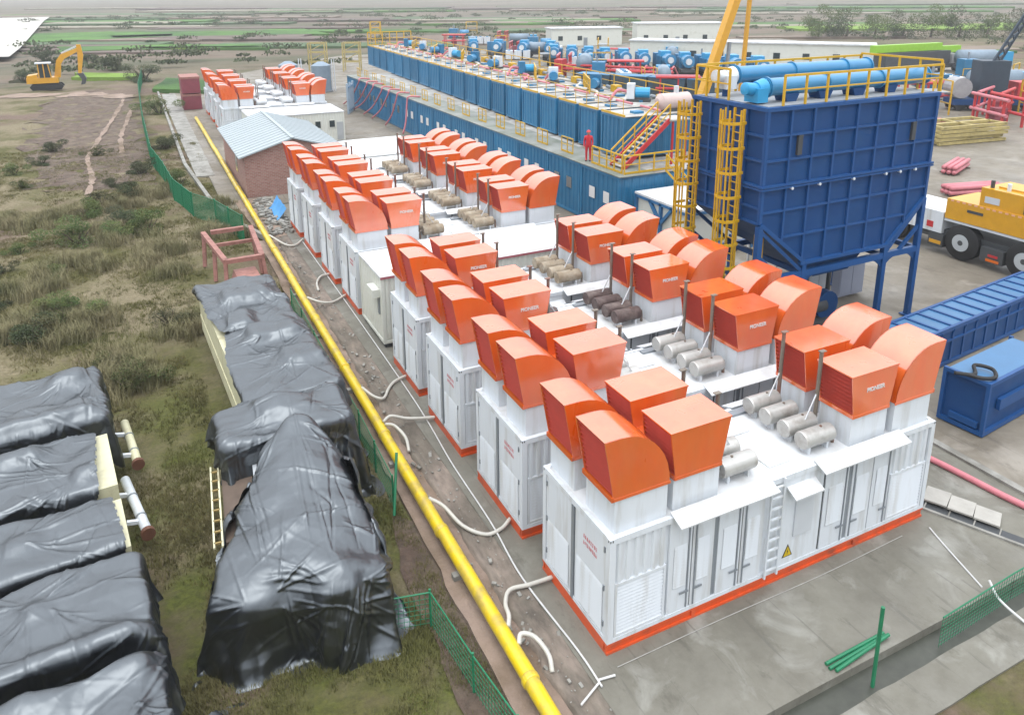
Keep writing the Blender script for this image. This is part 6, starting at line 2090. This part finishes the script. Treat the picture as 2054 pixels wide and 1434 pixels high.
pts = []
while len(pts) < 80000:
    y = -6 + 90 * rng.random() ** 1.7
    x = -2.8 - (12 + 0.28 * max(0, y)) * rng.random()
    if blocked(x, y):
        continue
    if fbm(x, y, 0.35, 3, 12.0) + 0.35 < rng.random() * 0.9:
        continue
    pts.append((x, y, ground_z(x, y)))
blades('grass', pts, 0.05, 0.18, 0.012, 6, DRYG, 'short dry olive grass on the field left of the generators', 0.9)
cl = []
for k in range(150):
    for _ in range(40):
        y = rng.uniform(20, 62)
        x = rng.uniform(-15.5 - 0.1 * y, -3.3)
        if blocked(x, y) or blocked(x + 0.7, y):
            continue
        if fbm(x, y, 0.16, 3, 31.0) > 0.02 + (0.25 if (y > 48 or x < -16) else 0):
            break
    s = rng.uniform(0.5, 1.5)
    for q in range(int(26 * s)):
        a, d = rng.uniform(0, 6.28), abs(rng.gauss(0, 0.55 * s))
        px_, py_ = x + d * math.cos(a), y + d * math.sin(a)
        if not blocked(px_, py_):
            cl.append((px_, py_, ground_z(px_, py_) + 0.12 * s * math.exp(-d * d)))
blades('tall_grass', cl, 0.22, 0.85, 0.011, 16, THICK, 'tall brown dry grass thicket beyond the covered trailers', 0.9, seg=2)


def leaf_crown(mb, c, r, n, leaf, seed, flat=0.8):
    q = np.random.default_rng(seed)
    lob = [(Vector(c) + Vector(q.normal(0, 0.45 * r, 3)) * 1.0, r * q.uniform(0.35, 0.6)) for _ in range(9)]
    for _ in range(n):
        cc, rr_ = lob[q.integers(len(lob))]
        d = Vector(q.normal(0, 1, 3)).normalized() * rr_ * q.uniform(0.55, 1.05)
        d.z *= flat
        p = cc + d
        a = Vector(q.normal(0, 1, 3)).normalized() * leaf
        b = a.orthogonal().normalized() * leaf * 0.6
        mb.add([p - a, p + b, p + a, p - b], [(0, 1, 2, 3)])


def make_shrub(name, seed, r, n, leaf, m):
    t = thing(name, '', 'shrub')
    mb = MB()
    for k in range(6):
        a = k * 1.05 + seed
        mb.tube([(0, 0, -0.2), (0.25 * r * math.cos(a), 0.25 * r * math.sin(a), 0.5 * r), (0.6 * r * math.cos(a), 0.6 * r * math.sin(a), 1.1 * r)], [0.07 * r, 0.05 * r, 0.015 * r], 5)
    mb.build('stem', WOODB, t)
    mb = MB()
    leaf_crown(mb, (0, 0, 0.85 * r), r, n, leaf, seed)
    mb.build('crown', m, t)
    return t


sh = [make_shrub('shrub', 3, 1.0, 3500, 0.05, LEAF), make_shrub('shrub', 9, 1.0, 4500, 0.045, LEAFD)]
sl = [(-11.0, 21.2, 0.9, 0, 'low green shrub left of the long cream trailer'), (-9.0, 27.5, 0.8, 1, 'dark shrub beside the far end of long cream trailer'),
      (-9.6, 45.5, 1.1, 0, 'green shrub in the field left of faded red frame'), (-14.0, 45.0, 1.3, 0, 'bright green shrub in the left field, halfway up the picture'),
      (-9.6, 66.0, 1.1, 1, 'dark shrub at the foot of the green fence near the soil patch'), (-10.5, 57.0, 1.0, 1, 'dark shrub left of the green fence bend'),
      (-6.6, 60.0, 1.0, 0, 'green shrub between fence and pale kerb opposite the brick house'), (-6.9, 78.0, 1.2, 1, 'dark shrub between fence and pale kerb far up'),
      (-6.4, 106.0, 1.7, 0, 'green shrub right of the far fence'), (-7.2, 152.0, 2.6, 1, 'large dark bush at the far end of the green fence'),
      (-12.5, 178.0, 2.4, 1, 'large dark bush behind the excavator bucket'), (-17.5, 186.0, 2.2, 1, 'dark bush directly behind the excavator boom'),
      (-27.5, 205.0, 2.4, 1, 'dark bush behind the excavator cab'), (-28.0, 160.0, 1.8, 1, 'dark bush left of the excavator')]
br = random.Random(41)
side = ['close to the field edge', 'in the middle of the field', 'close to the green fence']
for k in range(18):
    y = 24 + 3.4 * k + br.uniform(-1, 1)
    x = -9.5 - 0.03 * y - br.uniform(0, 6 + 0.10 * y)
    sl.append((x, y, br.uniform(0.5, 1.15), k % 2, ('low olive bush' if k % 2 == 0 else 'low grey-green bush') + ' in the left field scrub, ' + N2[k] + ' counted from the covered trailers'))
cntA = [0, 0]
for x, y, s, w, tx in sl:
    o = sh[w] if cntA[w] == 0 else copy_tree(sh[w])
    cntA[w] += 1
    o.location = (x, y, ground_z(x, y) - 0.1)
    o.scale = (s * 1.15, s * 1.15, s * 0.8)
    o.rotation_euler = (0, 0, rng.uniform(0, 6))
    o['label'] = tx
    o['group'] = 'shrubs in the field'
hx_ = [(-1, 0), (1, 0)]
hedge = thing('hedge', 'dark green hedge mass behind the lime green boom at top right', 'hedge', (200, 178, 0), R(-26))
for k in range(9):
    mb = MB()
    leaf_crown(mb, (k * 9.5, rng.uniform(-2, 2), 3.2), 6.0, 2600, 0.27, 100 + k, 0.75)
    mb.build('crown', LEAFD if k % 2 else LEAF, hedge)
    MB().tube([(k * 9.5, 0, 0), (k * 9.5 + 0.4, 0, 3.0)], [0.5, 0.2], 6).build('trunk', WOODB, hedge)
# distant scrub that reads as one mass
mb = MB()
q = np.random.default_rng(77)
for k in range(420):
    a = q.uniform(-0.16, 1.05)
    d = 175 + 420 * q.random() ** 1.4
    x, y = -9 + d * math.sin(a), -13 + d * math.cos(a)
    if 35 < x < 190 and y < 215 or (x < 30 and 232 < y < 262 and x > -30) or (-45 < x < 62 and 285 < y < 352) or x < -0.12 * y - 8:
        continue
    s = q.uniform(0.8, 2.6)
    for _ in range(60):
        d3 = Vector(q.normal(0, 1, 3)).normalized() * s * q.uniform(0.5, 1.0)
        p = Vector((x, y, 0.6 * s)) + Vector((d3.x * 2.2, d3.y, abs(d3.z) * 0.7))
        aa = Vector(q.normal(0, 1, 3)).normalized() * 0.40
        bb = aa.orthogonal().normalized() * 0.3
        mb.add([p - aa, p + bb, p + aa, p - bb], [(0, 1, 2, 3)])
o = mb.build('distant_scrub', LEAFD)
o['kind'] = 'stuff'
o['label'] = 'scattered dark scrub on the far terraced fields'

# ---------------------------------------------------------------- air
hz = MB().box(-1000, -90, -4, 2400, 2800, 32).build('haze', CONC)
hz['kind'] = 'stuff'
hz['label'] = 'thin pale haze over the whole site'
hm = bpy.data.materials.new('haze')
hm.use_nodes = True
hn = hm.node_tree
hn.nodes.remove(hn.nodes['Principled BSDF'])
pv = hn.nodes.new('ShaderNodeVolumePrincipled')
pv.inputs['Color'].default_value = (0.93, 0.95, 0.97, 1)
pv.inputs['Density'].default_value = 0.00045
hn.links.new(pv.outputs[0], hn.nodes['Material Output'].inputs['Volume'])
hz.data.materials.clear()
hz.data.materials.append(hm)

# ---------------------------------------------------------------- site units -> metres
for o in list(COL.objects):
    if o.parent is None and o.type in {'MESH', 'EMPTY'}:
        o.location = Vector(o.location) * S
        o.scale = Vector(o.scale) * S
